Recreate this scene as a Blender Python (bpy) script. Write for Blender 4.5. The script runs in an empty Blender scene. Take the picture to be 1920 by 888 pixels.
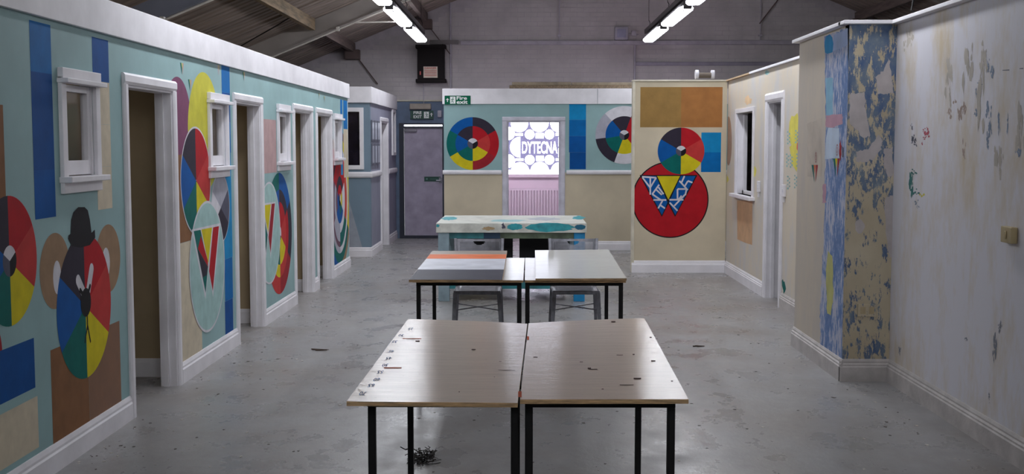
import bpy, bmesh, math, random
from mathutils import Vector, Matrix
from mathutils.geometry import tessellate_polygon
random.seed(7)
SC = bpy.context.scene
COL = SC.collection
# ---------------------------------------------------------------- camera
FPX, EYE = 2200.0, 1.62
TH = math.atan(172 / FPX); PS = math.atan(23 / FPX * math.cos(TH))
cd = bpy.data.cameras.new('camera'); cam = bpy.data.objects.new('camera', cd); COL.objects.link(cam)
cd.sensor_width = 36; cd.lens = 36 * FPX / 1920; cd.clip_end = 200
cam.location = (0, 0, EYE); cam.rotation_euler = (math.pi / 2 - TH, 0, PS)
SC.camera = cam
# ---------------------------------------------------------------- world, exposure
SKY_STRENGTH = 5.0
LAMP_STRENGTH = 24.0
w = bpy.data.worlds.new('overcast_sky'); SC.world = w; w.use_nodes = True
bgn = w.node_tree.nodes['Background']; bgn.inputs[0].default_value = (0.92, 0.96, 1.0, 1); bgn.inputs[1].default_value = SKY_STRENGTH
SC.view_settings.view_transform = 'Standard'; SC.view_settings.look = 'None'
SC.view_settings.gamma = 1; SC.view_settings.use_curve_mapping = False
SC.view_settings.exposure = 0.15

# ---------------------------------------------------------------- helpers
def lin(c):
    c = c / 255.0
    return c / 12.92 if c <= 0.04045 else ((c + 0.055) / 1.055) ** 2.4
def rgb(c): return (lin(c[0]), lin(c[1]), lin(c[2]), 1)
MATS = {}
def newmat(name):
    m = bpy.data.materials.new(name); m.use_nodes = True
    nt = m.node_tree; return m, nt, nt.nodes['Principled BSDF']
def noise(nt, scale, stretch=(1, 1, 1), detail=4, rough=.55, loc=(0, 0, 0), coord=None):
    tc = coord or nt.nodes.new('ShaderNodeNewGeometry').outputs['Position']
    mp = nt.nodes.new('ShaderNodeMapping'); mp.inputs['Scale'].default_value = stretch; mp.inputs['Location'].default_value = loc
    nz = nt.nodes.new('ShaderNodeTexNoise'); nz.inputs['Scale'].default_value = scale
    nz.inputs['Detail'].default_value = detail; nz.inputs['Roughness'].default_value = rough
    nt.links.new(tc, mp.inputs[0]); nt.links.new(mp.outputs[0], nz.inputs['Vector'])
    return nz.outputs['Fac']
def ramp(nt, fac, stops):
    r = nt.nodes.new('ShaderNodeValToRGB'); nt.links.new(fac, r.inputs[0])
    e = r.color_ramp.elements
    while len(e) < len(stops): e.new(.5)
    for el, (p, c) in zip(e, stops): el.position = p; el.color = c if len(c) == 4 else rgb(c)
    return r.outputs[0]
def mix(nt, fac, a, b):
    n = nt.nodes.new('ShaderNodeMix'); n.data_type = 'RGBA'
    for sock, v in ((n.inputs[0], fac), (n.inputs[6], a), (n.inputs[7], b)):
        if hasattr(v, 'is_linked') or hasattr(v, 'links'): nt.links.new(v, sock)
        elif isinstance(v, (int, float)): sock.default_value = v
        else: sock.default_value = v if len(v) == 4 else rgb(v)
    return n.outputs[2]
def mathn(nt, op, a, b=0.0, clamp=False):
    n = nt.nodes.new('ShaderNodeMath'); n.operation = op; n.use_clamp = clamp
    for sock, v in ((n.inputs[0], a), (n.inputs[1], b)):
        if isinstance(v, (int, float)): sock.default_value = v
        else: nt.links.new(v, sock)
    return n.outputs[0]
def bump(nt, bs, fac, strength=.2, dist=.01):
    b = nt.nodes.new('ShaderNodeBump'); b.inputs['Strength'].default_value = strength; b.inputs['Distance'].default_value = dist
    nt.links.new(fac, b.inputs['Height']); nt.links.new(b.outputs[0], bs.inputs['Normal'])
def dk(c, f): return tuple(max(0, min(255, x * f)) for x in c)
def M(name, c, rough=.55, var=.07, scale=6, stretch=(1, 1, 1), bmp=.1, metal=0, coat=0, spec=.5):
    if name in MATS: return MATS[name]
    m, nt, bs = newmat(name)
    f = noise(nt, scale, stretch)
    nt.links.new(ramp(nt, f, [(.3, dk(c, 1 - var)), (.7, dk(c, 1 + var))]), bs.inputs['Base Color'])
    bs.inputs['Roughness'].default_value = rough; bs.inputs['Metallic'].default_value = metal
    bs.inputs['Specular IOR Level'].default_value = spec; bs.inputs['Coat Weight'].default_value = coat
    if bmp: bump(nt, bs, noise(nt, scale * 9, stretch), bmp, .004)
    MATS[name] = m; return m
def emit(name, c, s):
    m, nt, bs = newmat(name)
    bs.inputs['Base Color'].default_value = rgb((235, 235, 235))
    bs.inputs['Emission Color'].default_value = rgb(c); bs.inputs['Emission Strength'].default_value = s
    return m

class Fr:                                   # a wall's own frame: u along it, v up, w out into the room
    def __init__(s, kind, k): s.kind = kind; s.k = k
    def p(s, u, v, w=0):
        if s.kind == 'L': return (s.k + w, u, v)      # faces +X
        if s.kind == 'R': return (s.k - w, u, v)      # faces -X
        if s.kind == 'F': return (u, s.k - w, v)      # faces -Y
        if s.kind == 'T': return (u, v, s.k + w)      # faces up
    def at(s, x, y):                        # where the sight line through a photo point meets this plane
        right = Vector((math.cos(PS), math.sin(PS), 0)); fh = Vector((-math.sin(PS), math.cos(PS), 0)); z = Vector((0, 0, 1))
        d = (fh * math.cos(TH) - z * math.sin(TH)) * FPX + right * (x - 960) - (fh * math.sin(TH) + z * math.cos(TH)) * (y - 444)
        c = Vector((0, 0, EYE))
        ax = {'L': 0, 'R': 0, 'F': 1, 'T': 2}[s.kind]
        q = c + d * ((s.k - c[ax]) / d[ax])
        return {'L': (q.y, q.z), 'R': (q.y, q.z), 'F': (q.x, q.z), 'T': (q.x, q.y)}[s.kind]
    def pts(s, ps): return [s.at(*a) for a in ps]

def tag(o, label=None, cat=None, group=None, kind=None):
    if label: o['label'] = label
    if cat: o['category'] = cat
    if group: o['group'] = group
    if kind: o['kind'] = kind
    return o
def wloc(o):
    v = Vector((0, 0, 0))
    while o: v += o.location; o = o.parent
    return v
class MB:
    def __init__(s): s.v = []; s.f = []; s.mi = []
    def add(s, vs, fs, m=0):
        n = len(s.v); s.v += [tuple(a) for a in vs]
        for f in fs: s.f.append([i + n for i in f]); s.mi.append(m)
        return s
    def box(s, x0, x1, y0, y1, z0, z1, m=0):
        return s.add([(x, y, z) for x in (x0, x1) for y in (y0, y1) for z in (z0, z1)],
                     [(0, 1, 3, 2), (4, 6, 7, 5), (0, 4, 5, 1), (2, 3, 7, 6), (0, 2, 6, 4), (1, 5, 7, 3)], m)
    def fbox(s, fr, u0, u1, v0, v1, w0, w1, m=0):
        return s.add([fr.p(a, b, c) for a in (u0, u1) for b in (v0, v1) for c in (w0, w1)],
                     [(0, 1, 3, 2), (4, 6, 7, 5), (0, 4, 5, 1), (2, 3, 7, 6), (0, 2, 6, 4), (1, 5, 7, 3)], m)
    def prof(s, fr, u0, u1, pr, m=0):       # profile of (w, v) run along u
        n = len(pr)
        vs = [fr.p(u, b, a) for u in (u0, u1) for a, b in pr]
        return s.add(vs, [(i, (i + 1) % n, n + (i + 1) % n, n + i) for i in range(n)] + [tuple(range(n)), tuple(range(2 * n - 1, n - 1, -1))], m)
    def profv(s, fr, v0, v1, pr, m=0):      # profile of (u, w) run up v
        n = len(pr)
        vs = [fr.p(a, v, b) for v in (v0, v1) for a, b in pr]
        return s.add(vs, [(i, (i + 1) % n, n + (i + 1) % n, n + i) for i in range(n)] + [tuple(range(n)), tuple(range(2 * n - 1, n - 1, -1))], m)
    def hexa(s, a, b):                      # two quads -> solid
        return s.add(list(a) + list(b), [(0, 1, 2, 3), (7, 6, 5, 4)] + [(i, (i + 1) % 4, 4 + (i + 1) % 4, 4 + i) for i in range(4)])
    def bar(s, p0, p1, a0, a1=None, b0=None, b1=None):  # square tapered bar, widths a (x-ish) and b
        a1 = a1 or a0; b0 = b0 or a0; b1 = b1 or a1
        p0 = Vector(p0); p1 = Vector(p1); d = (p1 - p0).normalized()
        u = d.cross(Vector((0, 1, 0)));
        if u.length < .1: u = d.cross(Vector((0, 0, 1)))
        u.normalize(); w = d.cross(u).normalized()
        q = lambda p, a, b: [p + u * a / 2 + w * b / 2, p - u * a / 2 + w * b / 2, p - u * a / 2 - w * b / 2, p + u * a / 2 - w * b / 2]
        return s.hexa(q(p0, a0, b0), q(p1, a1, b1))
    def tube(s, pts, r, n=8):
        pts = [Vector(p) for p in pts]; rings = []
        for i, p in enumerate(pts):
            d = (pts[min(i + 1, len(pts) - 1)] - pts[max(i - 1, 0)]).normalized()
            u = d.cross(Vector((0, 0, 1)))
            if u.length < .05: u = d.cross(Vector((1, 0, 0)))
            u.normalize(); q = d.cross(u)
            rr = r[i] if isinstance(r, (list, tuple)) else r
            rings.append([p + (u * math.cos(6.2832 * k / n) + q * math.sin(6.2832 * k / n)) * rr for k in range(n)])
        vs = [a for g in rings for a in g]; fs = []
        for i in range(len(pts) - 1):
            for k in range(n): fs.append((i * n + k, i * n + (k + 1) % n, (i + 1) * n + (k + 1) % n, (i + 1) * n + k))
        fs += [tuple(range(n)), tuple(range(len(vs) - 1, len(vs) - n - 1, -1))]
        return s.add(vs, fs)
    def poly(s, fr, ps, w):                 # flat convex polygon lying on a wall
        return s.add([fr.p(u, v, w) for u, v in ps], [tuple(range(len(ps)))])
    def build(s, name, mat, parent=None, bevel=0, smooth=False, recalc=True, at=None):
        xs = list(zip(*s.v))
        o0 = Vector(at) if at else Vector(((min(xs[0]) + max(xs[0])) / 2, (min(xs[1]) + max(xs[1])) / 2, min(xs[2])))
        me = bpy.data.meshes.new(name)
        me.from_pydata([(a - o0.x, b - o0.y, c - o0.z) for a, b, c in s.v], [], s.f)
        for m in (mat if isinstance(mat, (list, tuple)) else [mat]): me.materials.append(m)
        me.polygons.foreach_set('material_index', s.mi)
        if recalc:
            bm = bmesh.new(); bm.from_mesh(me); bmesh.ops.recalc_face_normals(bm, faces=bm.faces); bm.to_mesh(me); bm.free()
        if smooth: me.polygons.foreach_set('use_smooth', [True] * len(me.polygons))
        o = bpy.data.objects.new(name, me); COL.objects.link(o)
        o.location = o0 - (wloc(parent) if parent else Vector((0, 0, 0)))
        if parent: o.parent = parent
        if bevel:
            b = o.modifiers.new('bevel', 'BEVEL'); b.width = bevel; b.segments = 2; b.limit_method = 'ANGLE'
        return o
def empty(name, loc, label=None, cat=None, group=None, kind=None):
    o = bpy.data.objects.new(name, None); COL.objects.link(o); o.location = loc; o.empty_display_size = .1
    return tag(o, label, cat, group, kind)
def copy_tree(o, parent=None, off=None):
    c = o.copy(); COL.objects.link(c); c.parent = parent
    if off: c.location = o.location + Vector(off)
    for ch in list(o.children): copy_tree(ch, c)
    return c
def text_mesh(fr, body, u0, u1, v0, v1, w, flip=1, bold=0.0, th=.0008):
    cu = bpy.data.curves.new('lettering', 'FONT'); cu.body = body; cu.offset = bold; cu.resolution_u = 3
    to = bpy.data.objects.new('lettering', cu); me = bpy.data.meshes.new_from_object(to)
    vs = [v.co.copy() for v in me.vertices]; fs = [tuple(p.vertices) for p in me.polygons]
    bpy.data.objects.remove(to); bpy.data.meshes.remove(me)
    x0, x1 = min(v.x for v in vs), max(v.x for v in vs); y0, y1 = min(v.y for v in vs), max(v.y for v in vs)
    out = []
    for v in vs:
        a = (v.x - x0) / (x1 - x0); b = (v.y - y0) / (y1 - y0)
        out.append(fr.p(u0 + (u1 - u0) * a, v0 + (v1 - v0) * b, w))
    mb = MB(); mb.add(out, fs); return mb

# ---- polygons of paint
def half(ps, ax, val, keep_less):
    out = []
    for i in range(len(ps)):
        a, b = ps[i], ps[(i + 1) % len(ps)]
        ia = (a[ax] <= val) == keep_less or a[ax] == val; ib = (b[ax] <= val) == keep_less or b[ax] == val
        if ia: out.append(a)
        if ia != ib:
            t = (val - a[ax]) / (b[ax] - a[ax]); out.append((a[0] + t * (b[0] - a[0]), a[1] + t * (b[1] - a[1])))
    return out if len(out) > 2 else []
def clip_rect(ps, r):
    for ax, val, less in ((0, r[0], False), (0, r[1], True), (1, r[2], False), (1, r[3], True)):
        if ps: ps = half(ps, ax, val, less)
    return ps
def minus_rect(ps, r):
    res = [half(ps, 0, r[0], True), half(ps, 0, r[1], False)]
    mid = half(ps, 0, r[0], False); mid = half(mid, 0, r[1], True) if mid else []
    if mid: res += [half(mid, 1, r[2], True), half(mid, 1, r[3], False)]
    return [p for p in res if p]
def tri(ps):
    t = tessellate_polygon([[Vector((a, b, 0)) for a, b in ps]])
    return [[ps[i] for i in f] for f in t]
def ring(cu, cv, r0, r1, a0, a1, sgn=1, n=None, ru=1.0):
    n = n or max(3, int(abs(a1 - a0) / 6)); out = []
    P = lambda r, a: (cu + sgn * r * math.sin(math.radians(a)) * ru, cv + r * math.cos(math.radians(a)))
    for i in range(n):
        a, b = a0 + (a1 - a0) * i / n, a0 + (a1 - a0) * (i + 1) / n
        out.append([P(r0, a), P(r1, a), P(r1, b), P(r0, b)] if r0 > 0 else [(cu, cv), P(r1, a), P(r1, b)])
    return out
class Wall:
    def __init__(s, fr, bounds, holes): s.fr, s.bounds, s.holes = fr, bounds, holes; s.obj = None
    def clip(s, polys):
        out = []
        for p in polys:
            p = clip_rect(p, s.bounds)
            if not p: continue
            ps = [p]
            for h in s.holes: ps = [q for a in ps for q in minus_rect(a, h)]
            out += ps
        return out
    def paint(s, name, polys, mat, layer, parent=None, label=None):
        polys = s.clip(polys)
        if not polys: return None
        mb = MB(); s.n = getattr(s, 'n', 0) + 1
        for i, p in enumerate(polys): mb.poly(s.fr, p, .0004 + .0003 * layer + .000003 * (s.n % 90) + (.000006 * i if name in ('white_stroke', 'mouth') else 0))
        o = mb.build(name, mat, parent or s.obj, recalc=False)
        if label: o['label'] = label
        return o
def wall_cells(mb, fr, u0, u1, v0, v1, w0, w1, holes):
    us = sorted({u0, u1} | {x for h in holes for x in h[:2] if u0 < x < u1}); vs = sorted({v0, v1} | {x for h in holes for x in h[2:] if v0 < x < v1})
    for a, b in zip(us, us[1:]):
        for c, d in zip(vs, vs[1:]):
            if any(h[0] - 1e-6 <= a and b <= h[1] + 1e-6 and h[2] - 1e-6 <= c and d <= h[3] + 1e-6 for h in holes): continue
            mb.fbox(fr, a, b, c, d, w0, w1)
    return mb
def wall(name, fr, u0, u1, v0, v1, mat, holes=(), th=.1):
    W = Wall(fr, (u0, u1, v0, v1), list(holes))
    W.obj = wall_cells(MB(), fr, u0, u1, v0, v1, -th, 0, holes).build(name, mat); W.obj['kind'] = 'structure'
    return W

# ---------------------------------------------------------------- materials
def paintmat(n, c, r=.6): return M(n, c, r, .05, 9, (1, 1, 1), .12, spec=.15)
RED = paintmat('paint_red', (172, 22, 34)); RED2 = paintmat('paint_soft_red', (186, 55, 54)); DRED = paintmat('paint_dark_red', (150, 34, 44))
YEL = paintmat('paint_yellow', (204, 188, 28)); GRN = paintmat('paint_green', (0, 98, 92)); BLU = paintmat('paint_blue', (0, 82, 154))
BLK = paintmat('paint_charcoal', (48, 42, 56)); MBLU = paintmat('paint_mid_blue', (0, 102, 170)); LBLU = paintmat('paint_light_blue', (16, 132, 188)); DBLU = paintmat('paint_deep_blue', (0, 74, 142))
WHT = paintmat('paint_white', (205, 203, 210)); LGREY = paintmat('paint_light_grey', (165, 165, 178)); DGREY = paintmat('paint_dark_grey', (84, 84, 100)); BLACK = paintmat('paint_black', (24, 22, 28))
PURP = paintmat('paint_plum', (122, 70, 100)); TAN = paintmat('paint_tan', (150, 122, 96)); BRN = paintmat('paint_brown', (132, 92, 62)); OCH = paintmat('paint_ochre', (150, 118, 68)); CARM = paintmat('paint_caramel', (162, 110, 62))
CRM = paintmat('paint_cream', (200, 188, 166)); YEL2 = paintmat('paint_straw', (196, 190, 66)); PLNK = paintmat('paint_pink_wash', (180, 150, 150)); AQUA = paintmat('paint_aqua', (158, 190, 188)); ORNG = paintmat('paint_orange', (205, 110, 70)); GREYP = paintmat('paint_mauve', (104, 72, 90))
TURQ = M('wall_turquoise', (140, 172, 174), .6, .05, 2.2, (1, 1, 1), .12)
BEIGE = M('wall_beige', (196, 184, 160), .65, .05, 2, (1, 1, 1), .12)
INNER = M('inner_beige', (168, 148, 118), .7, .06, 2)
BLUEG = M('wall_blue_grey', (112, 132, 148), .6, .05, 2)
TRIM = M('trim_white', (224, 221, 226), .45, .04, 4, (1, 1, 1), .08)
TRIMW = M('trim_worn', (184, 178, 176), .5, .08, 9, (1, 1, 1), .3)
BLACKM = M('black_steel', (11, 10, 12), .5, .3, 30, (1, 1, 1), .2, spec=.25)
STEEL = M('galvanised_steel', (128, 128, 136), .38, .12, 20, (1, 1, 1), .1, .75)
PINKW = M('pink_wall', (220, 196, 212), .6, .03, 2)
GREENS = paintmat('sign_green', (0, 92, 66)); SWHITE = M('sign_white', (225, 228, 228), .4, .02)
TIMBER = M('rough_timber', (124, 104, 84), .7, .2, 8, (6, .6, 6), .4)
PLYEDGE = M('plywood_edge', (170, 138, 100), .6, .25, 14, (1, 1, 12), .3)
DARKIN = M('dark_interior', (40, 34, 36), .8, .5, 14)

def m_floor():
    m, nt, bs = newmat('worn_grey_floor')
    big = noise(nt, .55, detail=5, rough=.6); mid = noise(nt, 3.2, (1, .7, 1), 6, .65, (3, 1, 0)); fine = noise(nt, 26, (1, .6, 1), 5, .7)
    c = ramp(nt, big, [(.32, (132, 126, 123)), (.52, (143, 142, 143)), (.7, (126, 120, 116))])
    c = mix(nt, ramp(nt, mid, [(.45, (0, 0, 0)), (.75, (130, 130, 130))]), c, (122, 115, 110))
    c = mix(nt, ramp(nt, fine, [(.60, (0, 0, 0)), (.72, (140, 140, 140))]), c, (186, 182, 178))
    sp = noise(nt, 60, detail=2); c = mix(nt, ramp(nt, sp, [(.70, (0, 0, 0)), (.74, (190, 190, 190))]), c, (72, 66, 64))
    sc = noise(nt, 5, (1, .16, 1), 6, .7, (8, 2, 0)); c = mix(nt, ramp(nt, sc, [(.72, (0, 0, 0)), (.78, (150, 150, 150))]), c, (96, 88, 84))
    nt.links.new(c, bs.inputs['Base Color'])
    nt.links.new(ramp(nt, mid, [(.3, (110, 110, 110)), (.7, (190, 190, 190))]), bs.inputs['Roughness'])
    bs.inputs['Roughness'].default_value = .6; bs.inputs['Specular IOR Level'].default_value = .35
    bump(nt, bs, mathn(nt, 'ADD', mid, fine), .25, .006); return m
def m_table(name, c, seed, streak):
    m, nt, bs = newmat(name)
    a = noise(nt, 3, (1, 9, 1), 6, .7, (seed, 0, 0)); b = noise(nt, 40, (.25, 3, 1), 4, .6, (seed, 3, 0)); sp = noise(nt, 55, (1, 1.4, 1), 2, .5, (seed, 9, 0))
    col = ramp(nt, a, [(.3, dk(c, .98)), (.7, dk(c, 1.03))])
    col = mix(nt, ramp(nt, sp, [(.73, (0, 0, 0)), (.76, (170, 170, 170))]), col, (120, 92, 84))
    nt.links.new(col, bs.inputs['Base Color']); bs.inputs['Roughness'].default_value = .12
    bs.inputs['Specular IOR Level'].default_value = .12
    bump(nt, bs, mathn(nt, 'ADD', b, mathn(nt, 'MULTIPLY', noise(nt, 9, (.5, 2, 1), 5, .6), 1.5)), streak * 1.25, .004); return m
def m_peel():                               # tan wall with blue paint showing through where it flaked
    m, nt, bs = newmat('flaking_tan_over_blue')
    g = nt.nodes.new('ShaderNodeNewGeometry'); sx = nt.nodes.new('ShaderNodeSeparateXYZ'); nt.links.new(g.outputs['Position'], sx.inputs[0])
    n1 = noise(nt, 9, (2.0, 2.0, .75), 10, .74, (1, 0, 4)); n2 = noise(nt, 60, (1.3, 1.3, .4), 6, .75)
    dens = ramp(nt, mathn(nt, 'DIVIDE', sx.outputs[2], 2.5), [(0.0, (150, 150, 150)), (.28, (118, 118, 118)), (.42, (84, 84, 84)), (.55, (160, 160, 160)), (.72, (188, 188, 188)), (1.0, (180, 180, 180))])
    f = mathn(nt, 'ADD', mathn(nt, 'ADD', n1, mathn(nt, 'MULTIPLY', n2, .30)), mathn(nt, 'MULTIPLY', dens, .34))
    mask = ramp(nt, f, [(.765, (0, 0, 0)), (.79, (255, 255, 255))])
    tan = ramp(nt, noise(nt, 3, detail=5), [(.3, (180, 166, 140)), (.7, (200, 188, 164))])
    blu = ramp(nt, noise(nt, 9, (1, 1, .6), 4, .6, (5, 5, 5)), [(.35, (66, 92, 134)), (.6, (112, 126, 142)), (.72, (150, 160, 168))])
    nt.links.new(mix(nt, mask, tan, blu), bs.inputs['Base Color']); bs.inputs['Roughness'].default_value = .7
    bump(nt, bs, mask, .4, .002); return m
def m_streak():                             # blue and white scraped streaks
    m, nt, bs = newmat('scraped_blue_white')
    n1 = noise(nt, 22, (1, 1.5, .42), 8, .72, (0, 2, 1)); n2 = noise(nt, 3, (1, 1, .7), 3, .5, (3, 3, 3))
    f = mathn(nt, 'ADD', n1, mathn(nt, 'MULTIPLY', n2, .5))
    nt.links.new(ramp(nt, f, [(.66, (182, 182, 196)), (.72, (168, 176, 200)), (.755, (96, 126, 178)), (.9, (84, 112, 160))]), bs.inputs['Base Color'])
    bs.inputs['Roughness'].default_value = .7; return m
def m_wornwhite(name, base, tint, amt):
    m, nt, bs = newmat(name)
    n1 = noise(nt, 1.5, (1, 1.6, .7), 9, .72, (0, 1, 7)); n2 = noise(nt, 7, (1, 1.2, .5), 6, .65, (2, 0, 0)); n3 = noise(nt, 40, (1, 1, .4), 3, .6)
    f = mathn(nt, 'ADD', n1, mathn(nt, 'MULTIPLY', n2, .3))
    c = ramp(nt, f, [(.60, base), (.60 + amt, tint)])
    c = mix(nt, ramp(nt, n3, [(.72, (0, 0, 0)), (.76, (120, 120, 120))]), c, (130, 120, 116))
    nt.links.new(c, bs.inputs['Base Color']); bs.inputs['Roughness'].default_value = .6; bump(nt, bs, n2, .12, .004); return m
FLOORM = m_floor(); PEEL = m_peel(); STREAK = m_streak()
WORNW = m_wornwhite('worn_white_wall', (212, 210, 218), (198, 182, 156), .26)
WORNC = m_wornwhite('worn_cream_wall', (206, 194, 176), (190, 190, 194), .25)
SIDEC = m_wornwhite('pale_cream_wall', (196, 184, 168), (184, 176, 168), .25)
TAB1 = m_table('cream_tabletop_left', (240, 222, 208), 0, .16); TAB2 = m_table('cream_tabletop_right', (240, 220, 204), 5, .14); TAB3 = m_table('white_board', (222, 219, 212), 9, .14)
BRICKM = M('painted_brick', (182, 176, 178), .75, .05, 2.5, (1, 1, 1), .15, spec=.2)
MORTAR = M('painted_mortar', (176, 169, 175), .8, .04, 8, (1, 1, 1), .15, spec=.2)

# ---------------------------------------------------------------- the building
LEFT = Fr('L', -2.34); RNEAR = Fr('R', 2.51); RSIDE = Fr('R', 2.19); RFRONT = Fr('F', 8.01); RFAR = Fr('R', 2.57)
PANEL = Fr('F', 14.92); TWALL = Fr('F', 18.15); BACK = Fr('F', 20.42); BRF = Fr('F', 17.0); BRS = Fr('L', -2.23)
fl = MB().box(-5.6, 9.6, -3.6, 20.6, -.1, 0).build('floor', FLOORM); fl['kind'] = 'structure'
DOORS = [(6.91, 7.80), (9.50, 10.40), (11.93, 12.88), (13.24, 14.18)]; DTOP = 1.975
WINS = [(5.96, 6.37), (8.74, 9.18), (11.17, 11.61), (14.45, 14.91)]; WZ = (1.455, 1.945)
LH = [(a, b, 0, DTOP) for a, b in DOORS] + [(a, b, WZ[0], WZ[1]) for a, b in WINS]
WL = wall('wall_left', LEFT, -3.5, 15.6, 0, 2.42, [TURQ], LH, .06)
WN = wall('wall_right', RNEAR, -3.5, 8.01, 0, 2.43, WORNW)
WP = wall('wall_pillar', RFRONT, 2.19, 2.51, 0, 2.43, PEEL, th=.1)
WS = wall('wall_pillar_side', RSIDE, 8.02, 9.45, 0, 2.43, SIDEC, th=.1)
WF = wall('wall_right_far', RFAR, 9.46, 14.92, 0, 2.42, WORNC, [(11.76, 12.45, 0, 2.07), (13.22, 14.22, 1.04, 2.0)], .12)
wall('wall_pillar_return', Fr('F', 9.37), 2.29, 2.60, 0, 2.42, SIDEC, th=.08)
WB = wall('wall_back_panel', PANEL, 1.385, 2.56, 0, 2.42, BEIGE, th=.1)
WT = wall('wall_back_turquoise', TWALL, -1.24, 4.2, 1.2, 2.48, TURQ, [(-.27, .56, 0, 1.985)])
WT2 = wall('wall_back_beige', TWALL, -1.24, 4.2, 0, 1.2, BEIGE, [(-.27, .56, 0, 1.985)])
wall('wall_corridor_end', Fr('L', -1.14), 18.26, 20.4, 0, 2.47, PINKW, th=.1)
wall('wall_corridor_far', Fr('R', 3.2), 18.26, 20.4, 0, 2.47, PINKW, th=.1)
WBF = wall('wall_blue_front', BRF, -4.6, -2.23, 0, 2.44, BLUEG, [(-2.95, -2.38, 1.33, 2.1)])
wall('wall_blue_side', BRS, 17.11, 20.4, 0, 2.44, M('wall_lilac_grey', (138, 140, 158), .6, .05, 2), [(18.25, 19.1, 0, 1.98), (19.82, 20.15, 1.5, 2.17)])
wall('wall_behind', Fr('F', -3.5), -5.6, 9.6, 0, 3, BEIGE)
wall('wall_outer_left', Fr('L', -5.4), -3.5, 20.4, 0, 2.42, INNER)
wall('wall_outer_right', Fr('R', 9.4), -3.5, 20.4, 0, 2.42, INNER)
# cubicle partitions behind the left wall, seen through its doors
for k, y in enumerate((8.12, 10.62, 13.0, 14.5)):
    wp = wall('wall_partition', Fr('F', y), -5.3, -2.47, 0, 2.4, INNER, th=.06)
    s = MB().prof(Fr('F', y), -5.3, -2.47, [(0, 0), (.018, 0), (.018, .1), (.008, .13), (0, .13)]).build('baseboard_partition', TRIM); s['kind'] = 'structure'
wall('wall_partition_near', Fr('F', 3.0), -5.3, -2.47, 0, 2.4, INNER, th=.06)
wall('wall_inner_left', Fr('L', -4.3), 3.0, 16.9, 0, 2.4, INNER, th=.06)
# dark store room behind the far right wall
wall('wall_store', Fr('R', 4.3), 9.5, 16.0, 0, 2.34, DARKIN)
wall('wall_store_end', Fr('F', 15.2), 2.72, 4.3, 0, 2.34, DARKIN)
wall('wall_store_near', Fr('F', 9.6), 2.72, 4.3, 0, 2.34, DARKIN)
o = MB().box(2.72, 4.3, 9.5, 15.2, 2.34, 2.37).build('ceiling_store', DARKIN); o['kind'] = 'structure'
# back wall: base with gable, individual painted bricks
RX, RZ, SL = 2.0, 5.42, .41
zr = lambda x: RZ - SL * abs(x - RX)
WO = (-.33, .66, 1.11, 2.06); DO = (-2.16, -1.41, 0, 2.0)
mb = MB(); wall_cells(mb, Fr('F', 20.42), -5.6, 9.6, 0, 2.39, -.25, 0, [WO, DO])
gp = [(-5.6, 2.39), (9.6, 2.39), (9.6, zr(9.6)), (RX, zr(RX)), (-5.6, zr(-5.6))]
mb.add([(a, 20.42, b) for a, b in gp] + [(a, 20.67, b) for a, b in gp], [(0, 1, 2, 3, 4), (9, 8, 7, 6, 5)] + [(i, (i + 1) % 5, 5 + (i + 1) % 5, 5 + i) for i in range(5)])
bw = mb.build('wall_back', MORTAR); bw['kind'] = 'structure'
cells = []
for r in range(34):
    z = 2.40 + r * .079
    for c in range(-26, 50):
        x = c * .227 + (.1135 if r % 2 else 0)
        if zr(x) - .12 > z + .07 and zr(x + .217) - .12 > z + .07 and x > -5.0 and x < 8.6: cells.append((x, z))
near = sorted(cells, key=lambda q: abs(q[0] - .3) * .45 + abs(q[1] - 3.2))
keep = [q for q in near if -3.6 < q[0] < 5.4 and q[1] < 4.2][:300]; ks = set(keep)
first = None; bwl = wloc(bw)
for i, (x, z) in enumerate(keep):
    if first is None or i < 4:
        b = MB().box(x, x + .217, 20.4155 - random.random() * .001, 20.4215, z, z + .069).build('brick', BRICKM, bw, bevel=0, recalc=False, at=(x, 20.42, z)); first = first or b
    else:
        b = first.copy(); COL.objects.link(b); b.parent = bw; b.location = Vector((x + random.uniform(-.002, .002), 20.42 + random.uniform(-.0015, .001), z)) - bwl
mb = MB()
for x, z in cells:
    if (x, z) not in ks: mb.box(x, x + .217, 20.4155 - random.random() * .001, 20.4215, z, z + .069)
o = mb.build('brick_courses', BRICKM, bw, recalc=False); o['kind'] = 'stuff'; o['label'] = 'painted brickwork beyond the nearest bricks'
MB().fbox(BACK, -2.24, -1.24, 2.0, 2.37, 0, .012).fbox(BACK, -2.23, -2.165, 0, 2.0, 0, .012).fbox(BACK, -1.405, -1.24, 0, 2.0, 0, .012).build('blue_panel', M('blue_slate_paint', (88, 104, 128), .6), bw)['label'] = 'blue grey painted panel over the fire door'
MB().fbox(BACK, -2.24, -1.24, 2.375, 2.40, 0, .03).build('ledge', M('cream_ledge', (180, 176, 160), .6), bw)['label'] = 'thin cream ledge'
MB().fbox(BACK, -1.1, 3.1, .02, WO[2] - .03, .0, .01).fbox(BACK, WO[1] + .05, 3.1, WO[2] - .03, 2.38, 0, .01).fbox(BACK, -1.1, WO[0] - .05, WO[2] - .03, 2.38, 0, .01).build('pink_plaster', PINKW, bw)['label'] = 'pale pink plaster round the window'

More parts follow.
